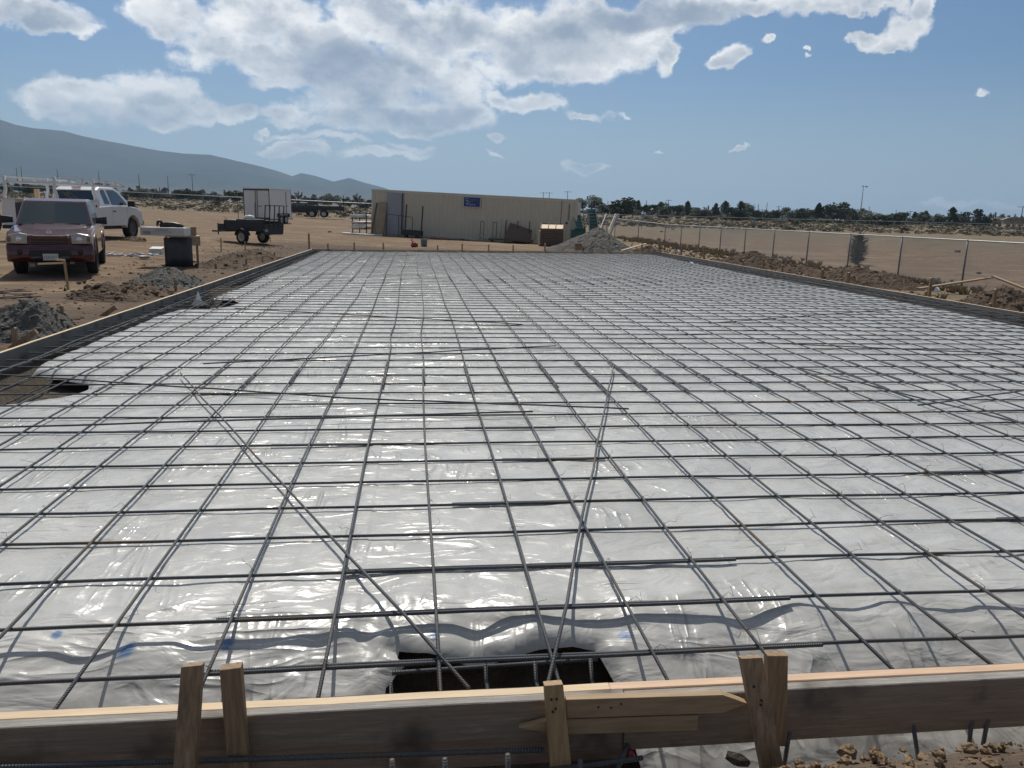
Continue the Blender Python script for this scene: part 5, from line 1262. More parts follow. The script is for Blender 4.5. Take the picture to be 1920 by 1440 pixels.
    for k in range(7):
        mb = MB(); mb.box((-.66, -.06*(k % 3), .16+.115*k), (.10, .6, .03)); mb.build('panel_end', M['pale_ply'], t2)
    mb = MB(); mb.add([(-.6, -.44, .96), (.6, -.44, .96), (.6, .44, 1.22), (-.6, .44, 1.22), (-.6, -.44, .93), (.6, -.44, .93), (.6, .44, .93), (-.6, .44, .93)], [(0, 1, 2, 3), (7, 6, 5, 4), (0, 4, 5, 1), (1, 5, 6, 2), (2, 6, 7, 3), (3, 7, 4, 0)]); top = mb.build('top_sheet', M['pale_ply'], t2)
    mb = MB()
    for x in (-.6, -.2, .2, .6): mb.bar((x, -.45, .985), (x, .45, 1.245), .035, .035)
    mb.bar((-.62, -.43, .985), (.62, -.43, .985), .035, .035); mb.bar((-.62, .43, 1.24), (.62, .43, 1.24), .035, .035); mb.build('battens', M['brown_board'], top)
    o = piece('pale_boards', lambda mb: (mb.bar((-.7, 0, .02), (.7, .12, .03), .45, .02), mb.bar((-.2, -.1, .05), (.55, .1, .06), .3, .02)), 'pale_ply', (10.1, -2.5, 0), 'pale loose boards lying left of the panel stack', 'boards')
    # rack of pipes at the left end of the container
    c = W3(-.55, -.2, 0); t3 = empty('pipe_rack', c, ang, 'rack of white pipes and oddments at the left end of the container', 'pipe rack')
    mb = MB()
    for x in (-.42, .42):
        for y in (-.3, .9): mb = MB(); mb.bar((x, y, 0), (x, y, 1.25), .05); mb.build('leg', M['dark_steel'], t3)
    for z in (.3, .62, .92):
        for y in (-.3, .9): mb = MB(); mb.bar((-.42, y, z), (.42, y, z), .04); mb.build('crossbar', M['dark_steel'], t3)
    for x in (-.25, .05): mb = MB(); mb.bar((x, -.3, .9), (x, -.3, 1.55), .035); mb.build('upright', M['dark_steel'], t3)
    pass
    mb = MB(); rr = random.Random(2)
    for z in (.36, .66, .98, 1.04):
        for k in range(6): mb.tube([(-.36+.14*k+rr.uniform(-.03, .03), -.8, z+.03), (-.36+.14*k, 2.4, z+.03)], .05, 8)
    for z in (.50, 1.1): mb.bar((-.42, -.36, z), (.42, -.34, z+.04), .06, .09)
    mb.build('pipes', M['pipe_white'], t3)
    o = piece('pvc_pipe', lambda mb: [mb.tube([(-1.2+.1*k, -.1*k, .05), (1.4-.2*k, -.35-.15*k, .05)], .04, 7) for k in range(4)], 'pipe_white', (-.2, -1.2, 0), 'white pipes lying on the dirt by the left end of the container', 'pipes')
container()
# things between the far form and the container
q = atg(795, 462); mb = MB(); mb.lathe([(.001, 0), (.13, 0), (.155, .30), (.165, .31), (.165, .34), (.15, .34), (.12, .02), (.001, .02)], 16)
prop(mb.build('bucket', M['bucket'], loc=q), 'pale blue bucket standing behind the far form', 'bucket')
q = atg(776, 463); mb = MB(); mb.lathe([(.001, 0), (.12, 0), (.14, .08), (.10, .2), (.001, .22)], 12); mb.tube([(0, 0, .2), (-.12, 0, .32), (-.05, 0, .38)], .03, 7); mb.box((.12, 0, .08), (.12, .14, .16))
prop(mb.build('red_container', M['red_tool'], loc=q), 'small dark red container beside the pale blue bucket', 'container')

# ladders and green scaffolding right of the container
def lad(name, P0, P1, P2, y, m, label, cat, group, nr=8, panel=None, tilt=.8):
    # P0 lower left, P1 upper left, P2 upper right, (photo pixels)
    a = Vector(aty(*P0, y)); b = Vector(aty(*P1, y+tilt)); c = Vector(aty(*P2, y+tilt)); w = c-b
    t = empty(name, a, 0, label, cat, group)
    for q in (Vector((0, 0, 0)), w): mb = MB(); mb.bar(q, b-a+q, .045, .05); mb.build('rail', M[m], t)
    mb = MB()
    for k in range(nr): f = (k+.5)/nr; p = (b-a)*f; mb.tube([p, p+w], .014, 6)
    mb.build('rungs', M[m], t)
    if panel:
        mb = MB(); d = (b-a); n = d.cross(w).normalized()*.05
        if n.y < 0: n = -n
        mb.add([tuple(n), tuple(n+w), tuple(n+w+d), tuple(n+d), tuple(n*1.4), tuple(n*1.4+w), tuple(n*1.4+w+d), tuple(n*1.4+d)], [(0, 1, 2, 3), (7, 6, 5, 4), (0, 4, 5, 1), (1, 5, 6, 2), (2, 6, 7, 3), (3, 7, 4, 0)]); mb.build('mesh_panel', M[panel], t)
    return t
LG = 'scaffold ladders right of the container'
lad('scaffold_ladder', (1080, 428), (1074, 401), (1088, 402), 42, 'pale_green', 'low green panelled scaffold ladder next to the container end', 'ladder', LG, 5, 'green_mesh')
lad('scaffold_ladder', (1108, 446), (1100, 391), (1116, 391), 43, 'pale_green', 'tall green panelled scaffold ladder behind the gravel cone', 'ladder', LG, 9, 'green_mesh')
lad('extension_ladder', (1124, 432), (1137, 401), (1154, 401), 42, 'alu', 'aluminium ladder leaning right behind the gravel cone', 'ladder', LG, 6)
lad('extension_ladder', (1140, 445), (1157, 401), (1160, 401), 41.5, 'alu', 'narrow folded aluminium ladder, rightmost behind the gravel cone', 'ladder', LG, 3)
P = aty(1084, 440, 42.5); mb = MB(); mb.box((0, 0, .0), (.75, .6, .55)); mb.box((.1, .1, .35), (.6, .4, .2)); prop(mb.build('tarp_bundle', M['green_mesh'], loc=P), 'dark green bundle between container end and gravel cone', 'bundle')
for k, px in enumerate((1098, 1131)):
    a = aty(px, 440, 43); mb = MB(); mb.bar((0, 0, -.3), (.0 if k else -.1, .3, 1.25), .05); mb.bar((.25, 0, -.3), (.2, .3, 1.2), .05); mb.bar((-.05, .3, 1.2), (.2, .3, 1.2), .04)
    prop(mb.build('scaffold_tower', M['alu'], loc=a), ['pale scaffold frame between the two green ladders', 'pale scaffold frame right of the tall green ladder'][k], 'scaffold frame', 'scaffold frames')
# shovel leaning in the gravel cone, wooden block, plank
a = Vector(aty(1093, 468, 34.0)); b = Vector(aty(1120, 445, 35.2)); mb = MB(); mb.tube([a, b], .02, 7); o = mb.build('shovel', M['dark_steel']); prop(o, 'dark handled shovel stuck in the far gravel cone', 'shovel')
mb = MB(); mb.box((0, 0, 0), (.02, .24, .30)); mb.build('blade', M['dark_steel'], o, (a.x, a.y, a.z-.05))
P = aty(1084, 463, 34.0); mb = MB(); mb.box((0, 0, .0), (.30, .2, .28)); mb.box((.05, -.01, .16), (.42, .26, .03)); prop(mb.build('wooden_block', M['stake'], loc=P), 'small wooden block stand at the foot of the gravel cone', 'block')
a = Vector(aty(1165, 470, 33.6)); b = Vector(aty(1211, 457, 35)); mb = MB(); mb.bar(a, b, .09, .04); prop(mb.build('loose_plank', M['pale_ply']), 'pale plank sloping up behind the far right corner of the form', 'plank')
a = Vector(atg(1700, 548)); a = Vector(aty(1722, 541, 18.5)); b = Vector(aty(1868, 519, 20.5)); mb = MB(); mb.bar(a, b, .14, .04); prop(mb.build('loose_plank', M['stake']), 'long brown plank running behind the right edge mound', 'plank')
a = Vector(aty(1862, 518, 18.0)); b = Vector(aty(1960, 556, 16.5)); mb = MB(); mb.bar(a, b, .14, .04); prop(mb.build('loose_plank', M['kicker']), 'pale plank slanting down over the right edge mound', 'plank')
for k, (px, py) in enumerate(((1272, 474), (1115, 0), (1757, 548))):
    if k == 1: continue
    q = aty(px, py, 31.0 if k == 0 else 16.5); mb = MB(); mb.add([(-.12, 0, 0), (.12, .02, 0), (.06, .05, .12), (-.05, .0, .14), (0, -.1, .05)], [(0, 1, 4), (1, 2, 4), (2, 3, 4), (3, 0, 4), (0, 1, 2, 3)])
    prop(mb.build('plastic_scrap', M['white_plastic'], loc=q), ['crumpled white plastic scrap past the far right corner of the form', '', 'small white scrap on the dirt outside the right form'][k], 'plastic scrap')
q = atz(1296, 497, -.01); mb = MB(); mb.add([(-.12, 0, 0), (.12, .02, 0), (.06, .05, .10), (-.05, .0, .12), (0, -.1, .05)], [(0, 1, 4), (1, 2, 4), (2, 3, 4), (3, 0, 4), (0, 1, 2, 3)])
prop(mb.build('plastic_scrap', M['white_plastic'], loc=q), 'small white scrap inside the far right corner of the form', 'plastic scrap')

# ------------------------------------------------------------------ chain link fences
def mesh_wire(name, a, b, zb, zt, m, parent, sp=.06, r=.0016):
    # diagonal woven wires between two posts as thin ribbons (real woven diamond pattern)
    a = Vector((a[0], a[1], 0)); b = Vector((b[0], b[1], 0)); L = (b-a).length; d = (b-a)/L; H = zt-zb
    nrm = Vector((-d.y, d.x, 0)); vs = []; fs = []
    k = -int(H/sp)-1
    while k*sp < L:
        for s in (1, -1):
            x0 = k*sp; x1 = x0+H
            u0, u1 = max(0, x0), min(L, x1)
            if u1 <= u0: continue
            if s == 1: p0 = (u0, (u0-x0)); p1 = (u1, (u1-x0))
            else: p0 = (u0, H-(u0-x0)); p1 = (u1, H-(u1-x0))
            for off in (nrm*r, ):
                A = a+d*p0[0]+Vector((0, 0, zb+p0[1])); B = a+d*p1[0]+Vector((0, 0, zb+p1[1])); e = Vector((0, 0, r))+d*r*.0
                q = len(vs); vs += [A+e, A-e*.5+nrm*r, A-e*.5-nrm*r, B+e, B-e*.5+nrm*r, B-e*.5-nrm*r]; fs += [(q, q+1, q+4, q+3), (q+1, q+2, q+5, q+4), (q+2, q, q+3, q+5)]
        k += 1
    return npmesh(name, [tuple(v) for v in vs], fs, m, False, parent)
def fence(name, pts, zt, label, pr=.03, rr_=.021, mesh=None, gal='galv', post='post', span=3.05, sag=None):
    t = empty(name, (0, 0, 0), 0, label, 'fence')
    P = []
    for i in range(len(pts)-1):
        a = np.array(pts[i]); b = np.array(pts[i+1]); n = max(1, round(np.linalg.norm(b-a)/span))
        for k in range(n): P.append(a+(b-a)*k/n)
    P.append(np.array(pts[-1]))
    Z = [float(zt(p[0], p[1])) for p in P]
    for p, z in zip(P, Z):
        g = float(gz0(p[0], p[1])); mb = MB(); mb.tube([(0, 0, g-.15), (0, 0, z-.01)], pr, 8); mb.lathe([(pr*1.2, z-.03), (pr*1.25, z), (pr*.6, z+.035), (.001, z+.04)], 8); mb.build('post', M[post], t, (p[0], p[1], 0))
    mb = MB(); mb.tube([(p[0], p[1], z) for p, z in zip(P, Z)], rr_, 8); mb.build('top_rail', M[gal], t)
    if mesh:
        for i in range(len(P)-1):
            d = math.hypot(P[i][0]-CAM[0], P[i][1]-CAM[1]); sp = .06 if d < 30 else (.10 if d < 45 else .16)
            g = max(float(gz0(*P[i])), float(gz0(*P[i+1])))
            mesh_wire('wire_mesh', P[i], P[i+1], g+.03, Z[i]-.01, M['galv'] if mesh == 1 else M['post'], t, sp, .0042 if d < 30 else .0045)
    return t
fence('chain_link_fence', [(17.4, 10.7), (17.4, 52.7), (15.6, 60.0)], lambda x, y: 1.08 if y < 53 else 1.08+(y-52.5)*.04, 'grey chain link fence with galvanised top rail on the right', mesh=1, span=3.5)
def zrail(px0, y0, px1, y1):
    def f(x, y):
        v = np.array([x, y, 0])-CAM; v[2] = 0
        # height so the rail follows the land
        return float(gz0(x, y))+1.75
    return f
def at_d(px, py, dep): d = ray(px, py); return CAM+d*dep
LP = [at_d(-60, 380, 96), at_d(382, 396, 88), at_d(700, 405, 92), at_d(1080, 420, 96)]
fence('rail_fence', [(p[0], p[1]) for p in LP], lambda x, y: float(gz0(x, y))+1.78, 'long distant wire fence behind trucks and trailers on the left', pr=.035, rr_=.035, span=6.1)
RP_ = [at_d(1082, 420, 96), at_d(1300, 425, 120), at_d(1560, 432, 125), at_d(1990, 455, 118)]
fence('rail_fence', [(p[0], p[1]) for p in RP_], lambda x, y: float(gz0(x, y))+1.75, 'distant pale rail fence beyond the bare field on the right', pr=.035, rr_=.03, span=7)

# ------------------------------------------------------------------ vegetation
def leafcloud(mb_v, mb_f, cx, cy, cz, rx, ry, rz, n, s, rr, shell=.55):
    for _ in range(n):
        while True:
            a, b, c = rr.uniform(-1, 1), rr.uniform(-1, 1), rr.uniform(-1, 1); q = a*a+b*b+c*c
            if shell*shell < q < 1: break
        p = Vector((cx+a*rx, cy+b*ry, cz+c*rz)); k = s*rr.uniform(.6, 1.4)
        u = Vector((rr.uniform(-1, 1), rr.uniform(-1, 1), rr.uniform(-1, 1))).normalized(); w = u.orthogonal().normalized()*k; u = u*k
        i = len(mb_v); mb_v += [tuple(p-u*.5), tuple(p+w*.55), tuple(p+u*.6), tuple(p-w*.45)]; mb_f.append((i, i+1, i+2, i+3))
def tree_mesh(kind, seed):
    rr = random.Random(seed); vs = []; fs = []; mi = []
    mb = MB()
    H = 1.0
    if kind == 'juniper':        # broad rounded dark crown reaching the ground
        mb.tube([(0, 0, 0), (.02, 0, .35)], [.05, .03], 6)
        for k in range(9):
            a = rr.uniform(0, 6.28); r = rr.uniform(.1, .42); z = rr.uniform(.22, .72); s = rr.uniform(.16, .30)*(1.1-.4*z)
            leafcloud(vs, fs, r*math.cos(a), r*math.sin(a), z, s*1.25, s*1.25, s, 95, .075, rr, .35)
        leafcloud(vs, fs, 0, 0, .42, .48, .48, .34, 260, .085, rr, .2)
    elif kind == 'pine':
        mb.tube([(0, 0, 0), (.01, 0, .5), (.0, .02, .95)], [.045, .03, .008], 6)
        for k in range(13):
            z = .22+.74*k/12; r = (.30-.26*(k/12)**1.3)*rr.uniform(.7, 1.3); a = rr.uniform(0, 6.28); 
            for j in range(2):
                b = a+j*2.6; leafcloud(vs, fs, r*.6*math.cos(b), r*.6*math.sin(b), z, r*.75+.04, r*.75+.04, .07, 60, .06, rr, .2)
    elif kind == 'broad':
        mb.tube([(0, 0, 0), (.02, .01, .3), (0, 0, .5)], [.045, .035, .02], 6)
        for j in range(5): a = rr.uniform(0, 6.28); mb.tube([(0, 0, .28), (.16*math.cos(a), .16*math.sin(a), .5), (.26*math.cos(a), .26*math.sin(a), .7)], [.02, .012, .005], 5)
        for k in range(10):
            a = rr.uniform(0, 6.28); r = rr.uniform(0, .33); z = rr.uniform(.38, .84); s = rr.uniform(.13, .22)
            leafcloud(vs, fs, r*math.cos(a), r*math.sin(a), z, s*1.2, s*1.2, s*.9, 90, .065, rr, .3)
    elif kind == 'joshua':
        tips = []
        mb.tube([(0, 0, 0), (.01, .01, .34)], [.05, .042], 6)
        for j in range(5):
            a = j*1.256+rr.uniform(-.4, .4); p1 = (.10*math.cos(a), .10*math.sin(a), .46); r = rr.uniform(.2, .36); p2 = (r*math.cos(a), r*math.sin(a), rr.uniform(.6, .85))
            mb.tube([(0, 0, .30), p1, p2], [.04, .032, .025], 6); tips.append(p2)
            b = a+rr.uniform(.5, 1); p3 = (p1[0]+.18*math.cos(b), p1[1]+.18*math.sin(b), rr.uniform(.55, .75)); mb.tube([p1, p3], [.03, .022], 6); tips.append(p3)
        tips.append((0, 0, .9)); mb.tube([(0, 0, .34), (0, 0, .86)], [.035, .025], 6)
        for t in tips:
            for _ in range(46):
                a = rr.uniform(0, 6.28); e = rr.uniform(-.5, 1.4); L = rr.uniform(.07, .12); d = Vector((math.cos(a)*math.cos(e), math.sin(a)*math.cos(e), math.sin(e))); p = Vector(t)+Vector((0, 0, rr.uniform(-.08, .02))); w = d.orthogonal().normalized()*.008
                i = len(vs); vs += [tuple(p-w), tuple(p+w), tuple(p+d*L)]; fs.append((i, i+1, i+2))
    elif kind == 'poplar':
        mb.tube([(0, 0, 0), (0, 0, .6)], [.03, .01], 6)
        for k in range(12): z = .14+.8*k/12; leafcloud(vs, fs, rr.uniform(-.04, .04), rr.uniform(-.04, .04), z, .15*(1.15-abs(z-.45)), .15*(1.15-abs(z-.45)), .08, 60, .05, rr, .3)
    elif kind == 'bush':
        for k in range(7):
            a = rr.uniform(0, 6.28); r = rr.uniform(.1, .5); leafcloud(vs, fs, r*math.cos(a), r*math.sin(a), .22+rr.uniform(0, .22), .34, .34, .28, 70, .10, rr, .2)
    k0 = len(mb.v)
    me = bpy.data.meshes.new('tree'); allv = mb.v+vs; allf = mb.f+[tuple(k0+i for i in f) for f in fs]
    me.from_pydata(allv, [], allf)
    return me, len(mb.f)
PROT = {}
def proto(kind, seed, leaf):
    me, nb = tree_mesh(kind, seed); me.materials.append(M['bark']); me.materials.append(M[leaf])
    mi = [0]*nb+[1]*(len(me.polygons)-nb); me.polygons.foreach_set('material_index', mi); me.update(); return me
for k in ('juniper', 'pine', 'broad', 'joshua', 'poplar'): PROT[k] = [proto(k, 10*i+3, 'leaf_joshua' if k == 'joshua' else 'leaf') for i in range(3)]
PROT['bush2'] = [proto('bush', 7*i+2, 'leaf') for i in range(2)]
PROT['bush'] = [proto('bush', 5*i, 'leaf_sage') for i in range(3)]
def put_tree(kind, px, base_y, top_y, dep, label, group, wid=1.0, cat='tree', name=None):
    b = at_d(px, base_y, dep); h = (base_y-top_y)/FPX*dep
    o = bpy.data.objects.new(name or {'juniper': 'juniper_tree', 'pine': 'pine_tree', 'broad': 'broadleaf_tree', 'joshua': 'joshua_tree', 'poplar': 'poplar_tree', 'bush': 'bush'}[kind], rnd.choice(PROT[kind])); col.objects.link(o)
    o.location = (b[0], b[1], b[2]-.03*h); o.scale = (h*wid, h*wid, h*1.03); o.rotation_euler = (0, 0, rnd.uniform(0, 6.28)); return prop(o, label, cat, group)
KN = {'juniper': 'rounded dark juniper', 'pine': 'irregular dark pine', 'broad': 'loose crowned broadleaf tree', 'joshua': 'spiky joshua tree', 'poplar': 'narrow upright tree', 'bush': 'grey green bush'}
# right tree line: x, top y, kind, width factor
RT = [(1092, 372, 'broad', 1.1), (1110, 365, 'broad', 1.2), (1128, 380, 'juniper', 1.2), (1142, 386, 'juniper', 1.0), (1165, 368, 'juniper', 1.15), (1184, 382, 'juniper', 1.1), (1196, 378, 'pine', 1.0), (1206, 384, 'broad', 1.0),
      (1220, 383, 'juniper', 1.0), (1236, 379, 'broad', 1.0), (1248, 386, 'juniper', 1.2), (1262, 381, 'juniper', 1.1), (1275, 384, 'broad', 1.1), (1287, 380, 'pine', .9), (1296, 390, 'juniper', 1.3), (1312, 388, 'juniper', 1.1),
      (1325, 386, 'joshua', 1.1), (1336, 391, 'juniper', 1.3), (1341, 384, 'pine', .8), (1359, 380, 'pine', 1.1), (1368, 388, 'broad', 1.1), (1378, 391, 'juniper', 1.4), (1388, 380, 'pine', 1.2), (1403, 381, 'broad', 1.2), (1412, 391, 'juniper', 1.3), (1428, 392, 'juniper', 1.3),
      (1444, 393, 'juniper', 1.2), (1457, 394, 'broad', 1.3), (1474, 388, 'broad', 1.1), (1483, 394, 'juniper', 1.2), (1496, 391, 'broad', 1.1), (1508, 393, 'juniper', 1.2), (1522, 386, 'juniper', 1.3), (1532, 384, 'pine', .9), (1545, 390, 'juniper', 1.2), (1562, 384, 'broad', 1.1),
      (1574, 379, 'broad', 1.2), (1588, 394, 'joshua', 1.0), (1600, 396, 'juniper', 1.2), (1611, 390, 'broad', 1.1), (1628, 397, 'juniper', 1.3), (1645, 396, 'juniper', 1.5), (1662, 398, 'juniper', 1.2), (1672, 400, 'broad', 1.2), (1688, 397, 'broad', 1.1), (1702, 404, 'juniper', 1.2), (1712, 400, 'pine', .9),
      (1722, 397, 'broad', 1.0), (1734, 398, 'pine', 1.0), (1746, 402, 'juniper', 1.2), (1757, 400, 'broad', 1.0), (1770, 402, 'juniper', 1.1), (1780, 392, 'pine', .9), (1788, 403, 'joshua', 1.2), (1800, 397, 'broad', 1.1), (1812, 402, 'joshua', 1.1), (1828, 392, 'poplar', 1.5), (1840, 403, 'juniper', 1.0),
      (1852, 400, 'joshua', 1.1), (1862, 398, 'joshua', 1.1), (1873, 402, 'joshua', 1.0), (1889, 404, 'joshua', 1.1), (1899, 402, 'joshua', 1.0), (1910, 404, 'joshua', 1.2), (1925, 403, 'joshua', 1.1)]
rr = random.Random(21)
TG2 = 'trees of the right skyline'
for k, (x, ty, kd, wf) in enumerate(RT):
    base = 399+(x-1080)*.043+rr.uniform(-1.5, 2.5)
    if kd == 'juniper' and rr.random() < .35: base += 4
    put_tree(kd, x+rr.uniform(-2, 2), base, ty-1.5, rr.uniform(235, 300) if base > 402+(x-1080)*.043 else rr.uniform(300, 380), '%s, %s tree from the left along the right skyline' % (KN[kd], ordn(k+1)), TG2, wf*1.15)
# low dark growth that closes the skyline between the trees
x = 1085; k2 = 0
while x < 1925:
    base = 400+(x-1080)*.043+rr.uniform(-1, 2); put_tree(rr.choice(['juniper', 'juniper', 'broad', 'bush2']), x, base, base-rr.uniform(7, 13), rr.uniform(250, 330), 'low dark shrub, %s from the left between the right skyline trees' % ordn(k2+1), 'low shrubs of the right skyline', rr.uniform(1.6, 2.4), 'shrub', 'dark_shrub'); x += rr.uniform(7, 12); k2 += 1
x = 0; k2 = 0
while x < 700:
    base = 352+x*.044+rr.uniform(-1, 6); put_tree(rr.choice(['juniper', 'juniper', 'broad', 'bush2']), x, base, base-rr.uniform(7, 13), rr.uniform(300, 380), 'low dark shrub, %s from the left between the left skyline trees' % ordn(k2+1), 'low shrubs of the left skyline', rr.uniform(1.5, 2.3), 'shrub', 'dark_shrub'); x += rr.uniform(8, 14); k2 += 1
LT = []
x = -20
while x < 700:
    hor = 349+x*.044; kd = rr.choices(['juniper', 'broad', 'pine', 'poplar', 'joshua'], [6, 3, 2, .5, 1.5])[0]
    LT.append((x, hor+rr.uniform(-3, 1), kd, rr.uniform(1.0, 1.5))); x += rr.uniform(8, 15)
for k, (x, ty, kd, wf) in enumerate(LT):
    hh = rr.uniform(12, 22)
    put_tree(kd, x, ty+hh-4, ty-4, rr.uniform(330, 420), '%s, %s tree from the left along the left skyline' % (KN[kd], ordn(k+1)), 'trees of the left skyline', wf)
far = []
x = -15
while x < 720:
    far.append(x); x += rr.uniform(16, 30)
for k, x in enumerate(far):
    ty = 338+x*.045+rr.uniform(-3, 3); put_tree(rr.choice(['juniper', 'broad', 'pine', 'poplar']), x, ty+12, ty, rr.uniform(560, 700), 'hazy distant tree, %s from left in the farther left row' % ordn(k+1), 'farther trees at the foot of the mountains', 1.2)
NT_ = [(232, 378, 362, 150, 'juniper', 1.3), (300, 372, 350, 210, 'joshua', 1.2), (345, 372, 350, 230, 'juniper', 1.5), (500, 372, 351, 240, 'broad', 1.3), (620, 383, 360, 230, 'juniper', 1.5), (60, 366, 345, 230, 'juniper', 1.4), (150, 372, 352, 200, 'joshua', 1.2), (560, 380, 358, 220, 'joshua', 1.1), (440, 377, 356, 230, 'juniper', 1.4), (670, 384, 362, 230, 'joshua', 1.2)]
for k, (x, by, ty, dep, kd, wf) in enumerate(sorted(NT_)):
    put_tree(kd, x, by, ty, dep, '%s standing in the scrub, %s of the nearer ones on the left' % (KN[kd], ordn(k+1)), 'nearer trees in the left scrub', wf)
BB = [(408, 384, 371, 110, 1.3), (350, 392, 385, 105, 1.4), (52, 382, 370, 120, 1.4), (1215, 412, 401, 150, 1.6), (1270, 410, 403, 160, 1.3), (1450, 418, 406, 160, 1.2), (1335, 414, 409, 150, 1.5), (1183, 423, 414, 75, 1.2), (1240, 436, 431, 62, 1.4), (1262, 431, 427, 66, 1.4), (1795, 474, 467, 45, 1.2), (1835, 514, 508, 22, 1.1), (1372, 409, 402, 170, 1.6), (1490, 421, 412, 150, 1.5), (1700, 432, 424, 140, 1.8), (1860, 442, 430, 130, 1.8), (1905, 445, 432, 128, 1.5), (618, 437, 431, 48, 1.2)]
for k, (x, by, ty, dep, wf) in enumerate(sorted(BB)):
    put_tree('bush', x, by, ty, dep, 'grey green bush, %s from the left of the separate bushes in the open ground' % ordn(k+1), 'separate desert bushes', wf, 'bush')
# small yucca by the fence
def yucca():
    q = atg(1606, 496); b = at_d(1606, 497, float((q-CAM) @ F_)); dep = float((q-CAM) @ F_); H = (497-442)/FPX*dep
    t = empty('young_joshua_tree', b, 0, 'spiky young joshua tree standing beside the right fence', 'joshua tree')
    mb = MB(); mb.tube([(0, 0, -.1), (.02, 0, H*.5), (0, 0, H*.8)], [.09, .08, .05], 8); mb.build('trunk', M['bark'], t)
    rr = random.Random(8); mb = MB()
    for k in range(620):
        z = H*(.06+.86*rr.random()); a = rr.uniform(0, 6.28); e = rr.uniform(-.3, .9) if z < H*.8 else rr.uniform(.1, 1.5); L = H*rr.uniform(.20, .38)*(.75+.4*math.sin(math.pi*min(1, z/H)))
        d = Vector((math.cos(a)*math.cos(e), math.sin(a)*math.cos(e), math.sin(e))); w = d.orthogonal().normalized()*.032; p = Vector((0, 0, z))+d*.05
        mb.add([tuple(p-w), tuple(p+w), tuple(p+d*L)], [(0, 1, 2)])
    cr_ = mb.build('crown', M['leaf_joshua'], t, recalc=False)
    mb = MB(); mb.lathe([(.001, H*.04), (H*.10, H*.10), (H*.13, H*.35), (H*.15, H*.6), (H*.11, H*.82), (.001, H*.92)], 9); mb.build('dead_leaf_skirt', M['leaf_joshua'], t)
yucca()
# desert scrub as uncountable cover
def scrub(name, n, region, smin, smax, m, label, seed, k=45, blade=False):
    rr = np.random.RandomState(seed); V = []; 
    P = np.array([region(rr) for _ in range(n)]); Zg = gz0(P[:, 0], P[:, 1]); S = rr.uniform(smin, smax, n)
    c = np.repeat(np.c_[P, Zg], k, 0); s_ = np.repeat(S, k); N = len(c)
    a = rr.uniform(0, 6.28, N); r = np.sqrt(rr.uniform(0, 1, N))*s_*(.25 if blade else .6); h = s_*.42*np.sqrt(np.clip(1-(r/(s_*.62+1e-6))**2, 0, 1))*rr.uniform(.35, 1.0, N)
    if blade:
        base = c+np.c_[r*np.cos(a), r*np.sin(a), -.02*np.ones(N)]; L = s_*rr.uniform(.5, 1.1, N); w = .012+.03*s_; th = rr.uniform(0, 6.28, N); o = np.c_[np.cos(th)*w, np.sin(th)*w, 0*th]; tip = base+np.c_[np.cos(a)*L*.4, np.sin(a)*L*.4, L*.9]
        tri = np.stack([base-o, base+o, tip], 1)
    else:
        ctr = c+np.c_[r*np.cos(a), r*np.sin(a), h]; q = (s_*rr.uniform(.10, .2, N))[:, None]
        tri = ctr[:, None, :]+rr.normal(0, 1, (N, 3, 3))*q[:, None, :]*np.array([1, 1, .55])
    o = npmesh(name, tri.reshape(-1, 3), np.arange(N*3).reshape(-1, 3), m, False); prop(o, label, 'scrub', kind='stuff')
def reg_left(rr):
    d = rr.uniform(88, 330)**1.0; px = rr.uniform(-30, 1100); q = at_d(px, 380, d); return float(q[0]), float(q[1])
def reg_right(rr):
    d = rr.uniform(118, 300); px = rr.uniform(1060, 1960); q = at_d(px, 420, d); return float(q[0]), float(q[1])
def reg_fence(rr):
    return 17.2+rr.normal(0, 1.0)-.6, rr.uniform(12, 62)
def reg_band(rr):
    return rr.uniform(12.3, 17.5), rr.uniform(20, 44)
scrub('desert_scrub', 2200, reg_left, .3, .8, M['leaf_dry'], 'dry yellow weeds covering the ground beyond the left fence', 1)
scrub('sagebrush', 900, reg_left, .5, 1.1, M['leaf_sage'], 'grey green sagebrush beyond the left fence', 2)
scrub('desert_scrub', 2200, reg_right, .3, .75, M['leaf_dry'], 'dry yellow weeds beyond the bare field on the right', 3)
scrub('sagebrush', 1000, reg_right, .5, 1.1, M['leaf_sage'], 'grey green sagebrush beyond the bare field on the right', 4)
scrub('dry_grass', 900, reg_fence, .08, .26, M['leaf_grass'], 'dry grass along the foot of the right fence', 5, 60, True)
scrub('dry_grass', 500, reg_band, .05, .15, M['leaf_grass'], 'short dry grass between the mounds and the right fence', 6, 50, True)

